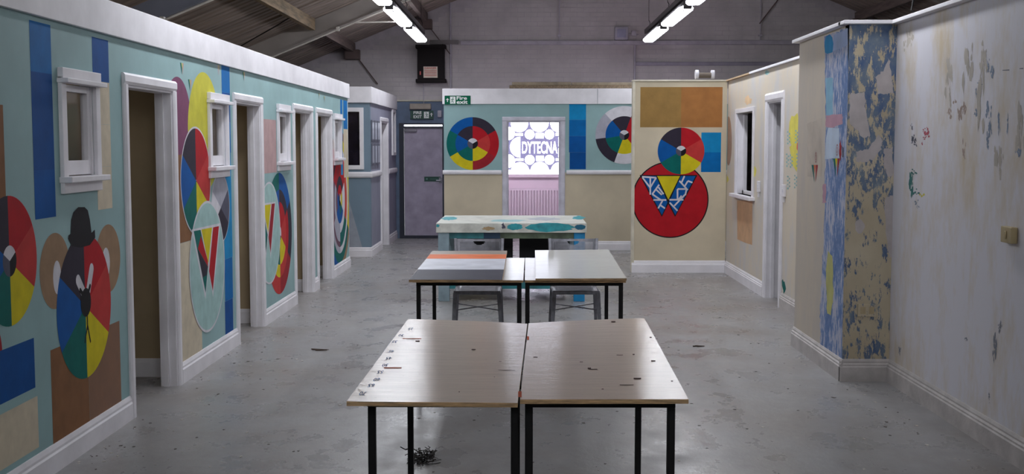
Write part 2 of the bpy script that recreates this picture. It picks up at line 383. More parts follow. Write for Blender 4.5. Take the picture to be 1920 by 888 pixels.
# roof: corrugated sheets, purlins, portal beams
ceil = empty('ceiling', (RX, 8, RZ), kind='structure')
SHEET = M('roof_sheet_grey', (128, 114, 106), .6, .16, 3, (.5, 3, .5), .25)
def sheet_side(sg):
    span = 7.75
    first = None
    for k in range(25):
        y0 = -3.7 + k * 1.0
        if first is None:
            mb = MB(); n = 5; prof = []
            for j in range(n):
                a = j / n
                prof += [(a, 0), (a + .10, 0), (a + .13, .035), (a + .17, .035)]
            prof += [(1.0, 0)]
            lo = [(RX, y0 + a, RZ + h) for a, h in prof]; hi = [(RX + sg * span, y0 + a, RZ - SL * span + h) for a, h in prof]
            m_ = len(prof)
            mb.add(lo + hi, [(i, i + 1, m_ + i + 1, m_ + i) for i in range(m_ - 1)])
            first = mb.build('roof_sheet', SHEET, ceil, recalc=False)
            sm = first.modifiers.new('thick', 'SOLIDIFY'); sm.thickness = .02
            # each next sheet laps 8 mm under its neighbour
        else:
            c = first.copy(); COL.objects.link(c); c.parent = ceil; c.location = first.location + Vector((0, k * 1.0, -.012 * (k % 2)))
for sg in (-1, 1): sheet_side(sg)
MB().box(RX - .2, RX + .2, -3.7, 20.6, RZ - .09, RZ - .05).build('ridge_board', SHEET, ceil)
o = MB().add([(RX, -3.7, RZ + .06), (RX, 21, RZ + .06), (9.9, 21, zr(9.9) + .06), (9.9, -3.7, zr(9.9) + .06), (-5.9, 21, zr(-5.9) + .06), (-5.9, -3.7, zr(-5.9) + .06)], [(0, 1, 2, 3), (0, 1, 4, 5)]).build('roof_backing', SHEET, ceil, recalc=False)
sm = o.modifiers.new('thick', 'SOLIDIFY'); sm.thickness = .05; sm.offset = 1
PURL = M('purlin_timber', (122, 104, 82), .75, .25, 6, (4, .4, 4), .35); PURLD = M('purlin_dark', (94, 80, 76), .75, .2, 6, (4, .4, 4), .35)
for d in (1.2, 2.45, 3.7, 4.95, 6.2, 7.2):
    for sg in (-1, 1):
        x = RX + sg * d; z = zr(x) - .02
        for y0, y1 in ((-3.5, 1.8), (2.02, 6.7), (6.92, 11.6), (11.82, 16.5), (16.72, 20.42)):
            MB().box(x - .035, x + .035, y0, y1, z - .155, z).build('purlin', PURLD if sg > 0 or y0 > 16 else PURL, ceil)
BEAMM = M('beam_warm_grey', (150, 142, 138), .6, .05, 3); BEAMS = {1.9: BEAMM, 6.8: BEAMM, 11.7: M('beam_cool_grey', (120, 122, 136), .6, .05, 3), 16.6: BEAMM}
for y, bm_ in BEAMS.items():
    for sg in (-1, 1):
        e = RX + sg * 7.5
        q = lambda yy, dz0, dz1: [(RX, yy, RZ - dz0), (e, yy, zr(e) - dz0), (e, yy, zr(e) - dz1), (RX, yy, RZ - dz1)]
        mb = MB().hexa(q(y - .006, 0, .27), q(y + .006, 0, .27)); mb.hexa(q(y - .06, .262, .276), q(y + .06, .262, .276)); mb.hexa(q(y - .06, .0, .012), q(y + .06, .0, .012))
        mb.build('portal_beam', bm_, ceil)
mb = MB().tube([(RX, 16.5, RZ - .31), (-5.4, 16.5, zr(-5.4) - .31)], .012); mb.tube([(-2.36, 16.5, zr(-2.36) - .31), (-1.80, 16.5, zr(-2.36) - .30)], .012)
for x in (-1, -2.6, -3.8): mb.box(x - .02, x + .02, 16.48, 16.54, zr(x) - .33, zr(x) - .27)
tag(mb.build('electrical_conduit', M('conduit_white', (196, 190, 184), .5)), 'thin white conduit clipped under the nearest warm grey roof beam, left side', 'conduit')
mb = MB().tube([(RX, 11.6, RZ - .31), (-5.4, 11.6, zr(-5.4) - .31)], .012)
for x in (-1, -3.55): mb.box(x - .02, x + .02, 11.58, 11.64, zr(x) - .33, zr(x) - .27)
tag(mb.build('electrical_conduit', M('conduit_white', (1, 1, 1))), 'thin conduit along the blue grey roof beam at the upper left', 'conduit')
BRACE = M('brown_brace', (92, 76, 74), .7)
for x in (-2.95, -1.7, 5.7, 4.45):
    z = zr(x); mb = MB(); s = 1 if x < 2 else -1
    mb.box(x - .12, x + .12, 20.2, 20.42, z - .3, z - .14)
    mb.bar((x - s * .25, 20.36, z - .05), (x + s * .12, 20.36, z - .3), .03); mb.bar((x + s * .1, 20.37, z - .3), (x + s * .42, 20.37, z - .72), .018)
    mb.build('purlin_bracket', BRACE, ceil)
tag(MB().tube([(-3.9, 15.8, zr(-3.9) - .12), (-3.2, 15.2, zr(-3.2) - .15), (-2.95, 14.9, zr(-2.95) - .17)], .008).build('cable', BLACKM, ceil))

# trims, skirtings
SK = [(0, 0), (.02, 0), (.02, .095), (.014, .105), (.014, .118), (.006, .14), (0, .14)]
def skirt(side, fr, u0, u1, mat=TRIM, pr=SK):
    o = MB().prof(fr, u0, u1, pr).build('baseboard_' + side, mat); o['kind'] = 'structure'; return o
cz = .068
edges = [-3.5] + [x for a, b in DOORS for x in (a - cz, b + cz)] + [15.6]
for i in range(0, len(edges), 2): skirt('left', LEFT, edges[i], edges[i + 1] + (.018 if i == 8 else 0))
SKR = [(0, 0), (.022, 0), (.022, .10), (.017, .108), (.017, .118), (.010, .128), (.010, .138), (.003, .155), (0, .155)]
skirt('right', RNEAR, -3.5, 5.62, TRIMW, SKR); skirt('right', RNEAR, 5.74, 7.99, TRIMW, SKR)
skirt('pillar', RFRONT, 2.168, 2.51, TRIMW, SKR); skirt('pillar_side', RSIDE, 7.99, 9.47, TRIMW, SKR)
skirt('right_far', RFAR, 9.46, 11.67, TRIMW, SKR); skirt('right_far', RFAR, 12.55, 14.9, TRIM, SKR)
skirt('back_panel', PANEL, 1.37, 2.56, TRIM, SKR); skirt('back', TWALL, -1.25, -.35); skirt('back', TWALL, .65, 4.2)
skirt('blue_room', BRF, -4.6, -2.21); skirt('blue_room', BRS, 17.0005, 18.16); skirt('blue_room', BRS, 19.19, 20.4)
def trim(mb, n, mat=TRIM): o = mb.build(n, mat, bevel=.003); o['kind'] = 'structure'; return o
trim(MB().fbox(LEFT, -3.5, 8.2, 2.235, 2.425, .002, .026).fbox(LEFT, 8.205, 15.622, 2.235, 2.425, .002, .024), 'trim_1')          # fascia on left wall
trim(MB().fbox(LEFT, 15.602, 15.622, 0, 2.425, -.12, .0), 'trim_2')
trim(MB().fbox(RNEAR, -3.5, 7.96, 2.43, 2.455, -.11, .05).fbox(RFRONT, 2.14, 2.6, 2.43, 2.455, -.10, .05).fbox(RSIDE, 8.06, 9.5, 2.43, 2.455, -.1, .05), 'trim_3')
trim(MB().fbox(RFAR, 9.5, 13.4, 2.42, 2.445, -.13, .03), 'trim_4'); trim(MB().fbox(RFAR, 13.4, 14.9, 2.42, 2.44, -.13, .03), 'trim_5', M('bare_cap', (178, 150, 118), .7))
trim(MB().fbox(PANEL, 1.36, 2.7, 2.42, 2.44, -.11, .02).fbox(PANEL, 1.365, 1.4, 0, 2.42, -.1, .012), 'trim_6', M('cream_trim', (205, 198, 180), .5))
trim(MB().fbox(TWALL, -1.26, 1.12, 2.25, 2.485, 0, .022).fbox(TWALL, 1.125, 4.2, 2.25, 2.485, 0, .02), 'trim_7')
RAIL = [(0, 1.17), (.018, 1.17), (.03, 1.19), (.03, 1.215), (.02, 1.235), (0, 1.235)]
trim(MB().prof(TWALL, -1.26, -.35, RAIL).prof(TWALL, .65, 4.2, RAIL), 'trim_8')
RAIL2 = [(0, 1.15), (.018, 1.15), (.03, 1.17), (.03, 1.21), (.02, 1.235), (0, 1.235)]
trim(MB().prof(BRF, -4.6, -2.2, RAIL2).prof(BRS, 17.001, 18.15, RAIL2).prof(BRS, 19.19, 20.38, RAIL2), 'trim_9')
trim(MB().fbox(BRF, -4.6, -2.2, 2.23, 2.46, 0, .03).fbox(BRS, 17.0, 20.4, 2.23, 2.46, 0, .03), 'trim_10')

# door casings on openings
NUM = [0]
def door_frame(fr, u0, u1, top, depth, cw=.068, mat=TRIM, near=True, prof_t=.022):
    NUM[0] += 1
    d = empty('door_%d' % NUM[0], fr.p((u0 + u1) / 2, 0, 0), kind='structure')
    pr = lambda a, b: [(a, 0), (a, prof_t * .6), (a + (b - a) * .25, prof_t), (a + (b - a) * .8, prof_t), (b, prof_t * .5), (b, 0)]
    MB().profv(fr, 0, top, pr(u0, u0 - cw)).build('architrave', mat, d); MB().profv(fr, 0, top, pr(u1, u1 + cw)).build('architrave', mat, d)
    MB().prof(fr, u0 - cw, u1 + cw, [(0, top), (prof_t * .6, top), (prof_t, top + cw * .25), (prof_t, top + cw * .8), (prof_t * .5, top + cw), (0, top + cw)]).build('architrave', mat, d)
    for a, b in ((u0 - .001, u0 + .014), (u1 - .014, u1 + .001)): MB().fbox(fr, a, b, 0, top - .014, -depth, .001).build('jamb', mat, d)
    MB().fbox(fr, u0, u1, top - .014, top + .001, -depth, .001).build('head_jamb', mat, d)
    for a, b in ((u0 + .014, u0 + .027), (u1 - .027, u1 - .014)): MB().fbox(fr, a, b, 0, top - .014, -.085, -.05).build('door_stop', mat, d)
    return d
for a, b in DOORS: door_frame(LEFT, a, b, DTOP, .108)
door_frame(RFAR, 11.76, 12.45, 2.07, .13, .09, TRIM)
door_frame(TWALL, -.27, .56, 1.985, .11, .07, M('casing_grey', (196, 194, 206), .5))
door_frame(BRS, 18.25, 19.1, 1.98, .11, .075)
# near right: edge of a further door casing
door_frame(RNEAR, 4.6, 5.62, 2.0, .1, .1, TRIMW)
o = MB().fbox(RNEAR, 4.64, 5.59, .005, 1.98, -.06, -.02).build('door_leaf', SIDEC, bpy.data.objects['door_%d' % NUM[0]])
WNUM = [0]
def filmmat(n, c, gl=.04):
    m = bpy.data.materials.new(n); m.use_nodes = True; nt = m.node_tree; nt.nodes.remove(nt.nodes['Principled BSDF'])
    t = nt.nodes.new('ShaderNodeBsdfTransparent'); t.inputs[0].default_value = (*c, 1)
    g = nt.nodes.new('ShaderNodeBsdfGlossy'); g.inputs['Roughness'].default_value = .05; mx = nt.nodes.new('ShaderNodeMixShader'); mx.inputs[0].default_value = gl
    nt.links.new(t.outputs[0], mx.inputs[1]); nt.links.new(g.outputs[0], mx.inputs[2]); nt.links.new(mx.outputs[0], nt.nodes['Material Output'].inputs[0]); return m
GLASS = filmmat('clear_glass', (.93, .93, .93), .05)
def small_window(u0, u1):
    WNUM[0] += 1; fr = LEFT; z0, z1 = WZ
    d = empty('window_%d' % WNUM[0], fr.p((u0 + u1) / 2, z0, 0), kind='structure')
    c = .062
    for a, b in ((u0 - c, u0), (u1, u1 + c)): MB().fbox(fr, a, b, z0 - .03, z1 + .02, 0, .022).build('architrave', TRIM, d, bevel=.003)
    MB().fbox(fr, u0 - c, u1 + c, z1, z1 + .065, 0, .03).fbox(fr, u0 - c - .01, u1 + c + .01, z1 - .012, z1 + .012, 0, .06).build('head', TRIM, d, bevel=.003)
    MB().fbox(fr, u0 - c - .01, u1 + c + .01, z0 - .025, z0 + .005, -.06, .065).build('sill', TRIM, d, bevel=.004)
    MB().fbox(fr, u0 - c, u1 + c, z0 - .08, z0 - .025, 0, .022).build('apron', TRIM, d, bevel=.003)
    for a, b in ((u0, u0 + .014), (u1 - .014, u1)): MB().fbox(fr, a, b, z0, z1, -.062, 0).build('jamb', TRIM, d)
    s = MB()
    for a, b, e, f in ((u0 + .014, u0 + .055, z0 + .01, z1 - .014), (u1 - .055, u1 - .014, z0 + .01, z1 - .014), (u0 + .055, u1 - .055, z0 + .01, z0 + .085), (u0 + .055, u1 - .055, z1 - .05, z1 - .014)): s.fbox(fr, a, b, e, f, -.045, -.008)
    s = s.build('sash', TRIM, d, bevel=.002)
    MB().fbox(fr, u0 + .05, u1 - .05, z0 + .08, z1 - .045, -.034, -.03).build('pane', GLASS, s)
for a, b in WINS: small_window(a, b)
# serving window in the far right wall
d = empty('window_5', RFAR.p(13.7, 1.04, 0), kind='structure')
for a, b in ((13.16, 13.22), (14.22, 14.30)): MB().fbox(RFAR, a, b, 1.03, 2.0, 0, .02).build('architrave', TRIM, d, bevel=.003)
MB().fbox(RFAR, 13.16, 14.30, 2.0, 2.05, 0, .02).build('architrave', TRIM, d, bevel=.003)
MB().fbox(RFAR, 13.1, 14.36, 1.0, 1.04, -.1, .07).build('sill', TRIM, d, bevel=.004)
for a, b in ((13.22, 13.235), (14.205, 14.22)): MB().fbox(RFAR, a, b, 1.04, 2.0, -.12, 0).build('jamb', TRIM, d)
MB().fbox(RFAR, 14.12, 14.205, 1.04, 1.98, -.1, -.06).fbox(RFAR, 13.235, 14.2, 1.04, 1.08, -.1, -.06).build('sash', TRIM, d, bevel=.002)
tag(MB().box(3.0, 3.09, 14.2, 14.28, 0, 2.3).build('timber_post', TIMBER), 'bare brown timber post behind the serving window opening, dark room', 'post')
# blue room window and side window
d = empty('window_6', BRF.p(-2.66, 1.33, 0), kind='structure')
for a, b in ((-3.02, -2.95), (-2.38, -2.32)): MB().fbox(BRF, a, b, 1.27, 2.16, 0, .022).build('architrave', TRIM, d, bevel=.003)
for a, b in ((1.27, 1.33), (2.1, 2.16)): MB().fbox(BRF, -2.95, -2.38, a, b, 0, .022).build('architrave', TRIM, d, bevel=.003)
MB().fbox(BRF, -2.95, -2.38, 1.33, 2.1, -.06, -.05).build('pane', M('dark_glass', (28, 24, 36), .15, .3, 5), d)
d = empty('window_7', BRS.p(19.98, 1.5, 0), kind='structure')
for a, b, c, e in ((19.75, 19.82, 1.45, 2.22), (20.15, 20.22, 1.45, 2.22), (19.82, 20.15, 1.45, 1.5), (19.82, 20.15, 2.17, 2.22)): MB().fbox(BRS, a, b, c, e, 0, .03).build('architrave', TRIM, d, bevel=.003)
MB().fbox(BRS, 19.82, 20.15, 1.5, 2.17, -.06, -.05).build('pane', M('dark_glass', (28, 24, 36)), d)

# window with frosted film and lettering, back wall
d = empty('window_8', BACK.p(.16, 1.11, 0), kind='structure')
FILM = filmmat('lilac_window_film', (.085, .075, .12)); CLEARP = filmmat('clear_pane', (.95, .95, 1))
for a, b, c, e in ((WO[0] - .02, WO[1] + .02, 1.06, 1.115), ): MB().fbox(BACK, a, b, c, e, -.1, .05).build('sill', PINKW, d, bevel=.003)
MB().fbox(BACK, WO[0], WO[1], WO[3] - .02, WO[3], -.12, -.02).fbox(BACK, WO[0], WO[0] + .02, WO[2], WO[3], -.12, -.02).fbox(BACK, WO[1] - .02, WO[1], WO[2], WO[3], -.12, -.02).build('frame', TRIM, d)
BK = Fr('F', 20.50)
# film = whole pane minus circles and letters: keep film as a fine grid of cells so the holes are real
def film():
    z = lambda x, y: BK.at(x, y)
    circ = []
    S = (592 / 130.0)
    def zc(zx, zy, r): u, v = z(940 + zx / S, 215 + zy / S); circ.append((u, v, (r - 2.5) / S * 20.5 / 2200))
    for a in ((155, 75, 76), (325, 68, 82), (492, 75, 76), (60, 160, 58), (242, 168, 44), (410, 168, 44), (60, 395, 60), (242, 384, 44), (410, 384, 44), (160, 482, 80), (328, 482, 82), (500, 482, 80)): zc(*a)
    rects = []
    def zr_(x0, y0, x1, y1): a = z(940 + x0 / S, 215 + y0 / S); b = z(940 + x1 / S, 215 + y1 / S); rects.append((a[0], b[0], b[1], a[1]))
    zr_(120, 158, 186, 180); zr_(292, 156, 360, 200); zr_(464, 156, 512, 180); zr_(120, 372, 190, 394); zr_(296, 350, 362, 396); zr_(464, 370, 512, 394); zr_(488, 190, 510, 270); zr_(488, 284, 510, 362); zr_(44, 470, 512, 512); zr_(44, 240, 58, 310)
    hu, hv = z(940 + 162 / S, 215 + 276 / S); hr = 88 / S * 20.5 / 2200
    a = z(940 + 177 / S, 215 + 332 / S); b = z(940 + 480 / S, 215 + 226 / S)
    lt = text_mesh(BK, 'DYTECNA', a[0], b[0], a[1], b[1], .0, bold=.02)
    tris = []
    for f in lt.f:
        for k in range(1, len(f) - 1): tris.append([(lt.v[q][0], lt.v[q][2]) for q in (f[0], f[k], f[k + 1])])
    def inlet(u, v):
        if not (a[0] < u < b[0] and a[1] < v < b[1]): return False
        for p, q, r_ in tris:
            d1 = (u - q[0]) * (p[1] - q[1]) - (p[0] - q[0]) * (v - q[1]); d2 = (u - r_[0]) * (q[1] - r_[1]) - (q[0] - r_[0]) * (v - r_[1]); d3 = (u - p[0]) * (r_[1] - p[1]) - (r_[0] - p[0]) * (v - p[1])
            if not ((d1 < 0 or d2 < 0 or d3 < 0) and (d1 > 0 or d2 > 0 or d3 > 0)): return True
        return False
    n, mq = 196, 184; du = (WO[1] - WO[0]) / n; dv = (WO[3] - WO[2]) / mq; mb = MB(); ok = {}
    for j in range(mq):
        v = WO[2] + (j + .5) * dv; run = None
        for i in range(n + 1):
            u = WO[0] + (i + .5) * du
            solid = i < n and not inlet(u, v) and not any((u - a) ** 2 + (v - b) ** 2 < r * r for a, b, r in circ) and not any(a < u < b and c < v < e for a, b, c, e in rects) and not (u < hu and (u - hu) ** 2 + (v - hv) ** 2 < hr * hr)
            if solid and run is None: run = i
            if not solid and run is not None:
                mb.poly(BK, [(WO[0] + run * du, v - dv / 2), (WO[0] + i * du, v - dv / 2), (WO[0] + i * du, v + dv / 2), (WO[0] + run * du, v + dv / 2)], 0); run = None
    o = mb.build('window_film', FILM, d, recalc=False); o['label'] = 'lilac film with large and small circles cut out'
    o = lt.build('lettering', emit('white_vinyl_backlit', (255, 255, 255), .0), d, recalc=False)
    m = bpy.data.materials.new('translucent_vinyl'); m.use_nodes = True; nt = m.node_tree; nt.nodes.remove(nt.nodes['Principled BSDF'])
    t = nt.nodes.new('ShaderNodeBsdfTranslucent'); t.inputs[0].default_value = (.95, .95, .97, 1); nt.links.new(t.outputs[0], nt.nodes['Material Output'].inputs[0])
    o.data.materials[0] = m; o['label'] = 'white letters reading DYTECNA'
film()
MB().fbox(BACK, WO[0] + .02, WO[1] - .02, WO[2], WO[3] - .02, -.106, -.102).build('pane', CLEARP, d)
# radiator under it
r = empty('radiator', (.16, 20.3, .12), 'long pale pink ribbed radiator under the lettered window, through the doorway', 'radiator')
RADM = M('radiator_enamel', (222, 200, 216), .4, .02)
mb = MB()
for k in range(34):
    x = -.72 + k * .05; mb.profv(Fr('F', 20.34), .15, .84, [(x, 0), (x + .006, .035), (x + .034, .035), (x + .04, 0)])
mb.build('fins', RADM, r); MB().box(-.73, .98, 20.336, 20.36, .15, .84).build('panel', RADM, r)
MB().box(-.74, .99, 20.32, 20.39, .84, .87).build('top_grille', RADM, r); MB().box(-.7, -.66, 20.33, 20.4, .3, .34).build('bracket', RADM, r); MB().box(.9, .94, 20.33, 20.4, .3, .34).build('bracket', RADM, r)
MB().tube([(.97, 20.35, .2), (1.03, 20.35, .2), (1.03, 20.35, .001)], .011).build('valve_pipe', RADM, r)

# fire door
d = empty('door_fire', BACK.p(-1.78, 0, 0), kind='structure'); d.name = 'door_%d' % (NUM[0] + 1)
NAVY = M('navy_frame', (30, 34, 50), .5)
for a, b, c, e in ((-2.17, -2.09, 0, 2.0), (-1.42, -1.40, 0, 2.0), (-2.09, -1.42, 1.915, 1.945), (-2.09, -1.42, 1.975, 2.0), (-2.09, -1.42, 0, .05)): MB().fbox(BACK, a, b, c, e, -.12, .03).build('frame', NAVY, d)
lf = MB().fbox(BACK, -2.085, -1.425, .05, 1.915, -.05, .0).build('door_leaf', M('door_mauve_grey', (158, 150, 168), .55), d)
MB().fbox(BACK, -2.08, -1.86, 1.85, 1.9, 0, .045).build('door_closer', M('closer_grey', (120, 116, 126), .4), lf, bevel=.006)
MB().fbox(BACK, -1.485, -1.43, .96, 1.06, 0, .012).tube([(-1.455, 20.42, 1.01), (-1.455, 20.36, 1.01), (-1.53, 20.36, 1.01)], .011).build('handle', STEEL, lf)
MB().fbox(BACK, -2.09, -1.42, 1.945, 1.975, -.11, -.105).build('transom_pane', CLEARP, d)

# ---------------------------------------------------------------- murals
def wheel(W, name, cu, cv, r, label, sgn=1, outline=None, layer=2, hub=.13, rot=0, ru=1.0, cols=None, hubcols=None, start=0):
    base = W.paint(name, ring(cu, cv, 0, r * (1.035 if outline else .985), 0, 360, sgn, 60, ru), outline or BLK, layer, None, label)
    if not base: return
    for k, m in enumerate(cols or (RED, RED2, YEL, GRN, BLU, BLK)):
        if m: W.paint('sector', ring(cu, cv, r * hub * .9, r, start + k * 60, start + k * 60 + 60, sgn, 10, ru), m, layer + 1, base)
    for k, m in enumerate(hubcols or (WHT, BLACK, DGREY)):
        W.paint('hub_sector', ring(cu, cv, 0, r * hub, -60 + k * 120 + rot, 60 + k * 120 + rot, sgn, 10, ru), m, layer + 2, base)
    return base
L = LEFT
def stripe(W, name, label, quads, layer=1):
    p = None
    for q, m in quads:
        if p is None: p = W.paint(name, [q], m, layer); p['label'] = label
        else: W.paint('colour_block', [q], m, layer, p)
    return p
R4 = lambda a, b, c, d_: [(a, c), (b, c), (b, d_), (a, d_)]
stripe(WL, 'painted_stripe', 'tall blue stripe in four shades left of the first small window', [(R4(5.58, 5.83, 1.97, 2.21), MBLU), (R4(5.58, 5.83, 1.735, 1.97), DBLU), (R4(5.58, 5.83, 1.5, 1.735), DBLU), (R4(5.58, 5.83, 1.265, 1.5), BLU)])
stripe(WL, 'painted_stripe', 'short blue block above three cream blocks, right of the first window', [(R4(6.385, 6.635, 1.97, 2.205), DBLU), (R4(6.41, 6.635, 1.735, 1.969), CRM), (R4(6.41, 6.635, 1.502, 1.734), CRM), (R4(6.41, 6.635, 1.265, 1.501), CRM)])
WL.paint('painted_block', [R4(4.6, 5.27, 1.36, 1.80)], BRN, 1, label='brown block at the left edge')
wheel(WL, 'colour_wheel', 5.285, 1.095, .297, 'colour wheel nearest the camera, cut by the left edge', hub=.24)
WL.paint('painted_block', ring(4.98, .70, 0, .2, 0, 360), DRED, 1, label='red disc low at the left edge')
stripe(WL, 'painted_block', 'two-tone dark blue block', [(R4(5.31, 5.52, .465, .705), DBLU), (R4(4.9, 5.31, .465, .705), DBLU)])
WL.paint('painted_block', [R4(4.9, 5.54, .17, .42)], CRM, 1, label='low cream block')
stripe(WL, 'painted_block', 'large brown block behind the bear face', [(R4(5.71, 6.205, .14, .61), BRN), (R4(6.207, 6.70, .14, .61), M('paint_brown_dark', (126, 86, 58), .5))], 0)
# bear face
ears = WL.paint('bear_ear', ring(5.80, .995, 0, .19, 0, 360), TAN, 1, label='tan left ear'); WL.paint('inner_ear', ring(5.82, .96, 0, .085, 0, 360, 1, 24, .6), WHT, 2, ears)
ears = WL.paint('bear_ear', ring(6.55, .985, 0, .192, 0, 360), TAN, 1, label='tan right ear'); WL.paint('inner_ear', ring(6.51, .965, 0, .085, 0, 360, 1, 24, .7), WHT, 2, ears)
bear = wheel(WL, 'bear_face', 6.184, .765, .385, 'six-coloured round face with eyes and nose', hub=.02, cols=(RED, RED2, YEL, GRN, BLU, BLK))
nose = WL.paint('nose', ring(6.19, .785, 0, .077, 0, 360, 1, 24, .95), BLACK, 7, bear)
def cap(p0, p1, r):
    a = math.atan2(p1[1] - p0[1], p1[0] - p0[0]); out = []
    for k in range(9): t = a + math.pi / 2 + math.pi * k / 8; out.append((p0[0] + r * math.cos(t), p0[1] + r * math.sin(t)))
    for k in range(9): t = a - math.pi / 2 + math.pi * k / 8; out.append((p1[0] + r * math.cos(t), p1[1] + r * math.sin(t)))
    return [out]
WL.paint('eye', cap((6.165, .835), (6.09, .915), .03), WHT, 5, bear); WL.paint('eye', cap((6.225, .835), (6.285, .955), .03), WHT, 5, bear)
WL.paint('pupil', cap((6.165, .82), (6.115, .86), .012), BLACK, 6, bear); WL.paint('pupil', cap((6.215, .82), (6.255, .865), .012), BLACK, 6, bear)
WL.paint('mouth', cap((6.205, .71), (6.205, .64), .006) + cap((6.205, .66), (6.16, .575), .006) + cap((6.205, .66), (6.24, .565), .006), BLACK, 6, bear)
hat = L.pts([(128, 441), (127, 447), (134, 461), (150, 464), (168, 459), (178, 445), (177, 430), (171, 436), (168, 412), (164, 394), (158, 388), (146, 388), (137, 398), (133, 412), (132, 438)])
WL.paint('bowler_hat', tri(hat), BLACK, 5, bear)['label'] = 'black bowler hat with curled brim'
# discs between first and second doors
WL.paint('painted_disc', [[p for p in q] for q in [clip_rect(a, (7.0, 9, 1.555, 3)) for a in ring(7.95, 1.775, 0, .305, 0, 360)] if q], PURP, 0, label='plum disc with a flat bottom')
WL.paint('painted_disc', ring(8.60, 1.72, 0, .43, 0, 360), YEL2, 1, label='large yellow disc behind the second window')
stripe(WL, 'painted_block', 'brown block over a cream block, beside the first doorway', [(R4(7.88, 8.6, .955, 1.555), BRN), (R4(7.88, 8.42, .14, .953), CRM)], 0)
stripe(WL, 'painted_stripe', 'blue full-height stripe in five shades between the first two doorways', [(R4(9.11, 9.36, 2.03, 2.235), MBLU), (R4(9.11, 9.36, 1.80, 2.029), DBLU), (R4(9.11, 9.36, 1.56, 1.799), MBLU), (R4(9.10, 9.35, .73, 1.559), LBLU), (R4(9.09, 9.34, .40, .729), MBLU), (R4(9.08, 9.33, .14, .399), DBLU)])
wheel(WL, 'grey_wheel', 9.01, 1.14, .262, 'wheel in greys, black and white', outline=WHT, layer=2, cols=(LGREY, DGREY, BLK, BLK, WHT, LGREY), hub=.02)
wheel(WL, 'colour_wheel', 8.345, 1.367, .372, 'white-edged colour wheel beside the second window', outline=WHT, layer=5, hub=.02)
def wdisc(cu, cv, r, label, parts):
    b = WL.paint('aqua_disc', ring(cu, cv, 0, r, 0, 360), WHT, 9, None, label)
    WL.paint('disc_face', ring(cu, cv, 0, r * .965, 0, 360), AQUA, 10, b)
    return b
WW = lambda ps: L.pts(ps)
b = wdisc(8.605, .727, .485, 'pale aqua disc with a coloured W beside the second doorway', 0)
WL.paint('letter_edge', tri(WW([(359, 432), (411.5, 418.5), (400, 443), (398.5, 553), (390, 503), (384.5, 558)])), WHT, 11, b) if 0 else None
def poly(ps, m, lay, nm='letter_stroke'): WL.paint(nm, tri(WW(ps)), m, lay, b)
poly([(358.5, 430), (412, 418), (398.5, 557), (389.6, 503), (384.2, 561)], WHT, 11, 'letter_edge')
poly([(362, 433), (375, 430.5), (389, 500), (384.5, 549)], GRN, 12); poly([(375.5, 442), (388.5, 488), (389, 500), (370, 466)], RED, 13); poly([(370, 468), (388.3, 500), (386.5, 515), (379, 520)], BLK, 13)
poly([(376.5, 430), (396.5, 426), (389.6, 494)], YEL, 12); poly([(398.5, 426), (409.5, 423.5), (398, 545), (391, 508)], RED, 12)
b = wdisc(10.72, .816, .47, 'pale aqua disc with a coloured W cut by the second door casing', 0)
poly([(490, 381.5), (515.8, 378), (506.8, 484), (502.3, 440), (498, 484)], WHT, 11, 'letter_edge')
poly([(491, 388), (501, 440), (498, 474)], GRN, 12); poly([(492, 385), (507, 382.5), (502, 436)], YEL, 12); poly([(508.5, 382), (514.5, 381), (506.5, 474), (502.6, 444)], DRED, 12)
WL.paint('painted_block', [R4(10.44, 11.08, 1.365, 1.855)], PLNK, 1, label='washed-out pink block left of the third window')
def rings(cu, cv, rs, cols, label, name, layer=2):
    base = WL.paint(name, ring(cu, cv, 0, rs[-1], 0, 360), BLK, layer, None, label); r0 = 0
    for r1, cc in zip(rs, cols):
        n = len(cc)
        for k, m in enumerate(cc): WL.paint('sector', ring(cu, cv, r0, r1, k * 360 / n, (k + 1) * 360 / n, 1, 8), m, layer + 1, base)
        r0 = r1
rings(11.17, .779, (.07, .30, .42, .58), ((WHT, BLACK, BLACK), (RED, RED2, YEL, GRN, BLU, BLU), (BLK, RED, RED2, YEL, GRN, BLU), (BLU, BLK, DRED, RED2, RED2, GRN)), 'ringed colour wheel between second and third doorways', 'colour_wheel')
rings(14.85, .93, (.08, .19, .30, .42, .53, .60, .68, .80, .90), ((WHT, BLACK, BLACK), (RED, YEL, GRN, BLU, BLU, RED), (BLK, WHT, BLU, BLU, GREYP, BLK), (RED, WHT, WHT, LGREY, LGREY, DRED), (RED2, RED2, GRN, LGREY, GREYP, RED), (RED2, ORNG, GRN, GREYP, DRED, BLK), (WHT, WHT, WHT, LGREY, BLU, RED), (YEL, YEL, GRN, GRN, BLU, RED), (TAN, YEL, TAN, BLU, BLU, TAN)), 'largest ringed wheel beside the far end of the wall', 'colour_wheel')
stripe(WL, 'painted_stripe', 'blue stripe right of the fourth small window', [(R4(14.97, 15.13, 1.44, 2.2), MBLU), (R4(14.97, 15.13, 1.24, 1.439), LBLU)], 5)
stripe(WL, 'painted_stripe', 'short blue and cream stripe at the wall end', [(R4(15.22, 15.55, 1.83, 2.2), MBLU), (R4(15.22, 15.58, 1.2, 1.829), CRM)], 5)
PALEY = M('paint_pale_lime', (176, 190, 110), .5)
for x, y, s in ((341, 129, 7), (356, 160, 6), (409, 132, 6), (457, 144, 9), (598, 181, 5), (608, 187, 4)):
    u, v = L.at(x, y); k = .045
    p = WL.paint('small_letter', [[(u - k, v + .04), (u, v + .04), (u - .003, v - .04)]], GRN if x != 409 else LGREY, 1)
    WL.paint('letter_stroke', [[(u - .015, v + .04), (u + .02, v + .04), (u + .002, v)]], PALEY, 2, p)
    WL.paint('letter_stroke', [[(u + .012, v + .04), (u + k * .9, v + .04), (u + .012, v - .04)]], M('paint_pale_red', (190, 140, 130), .5), 2, p)
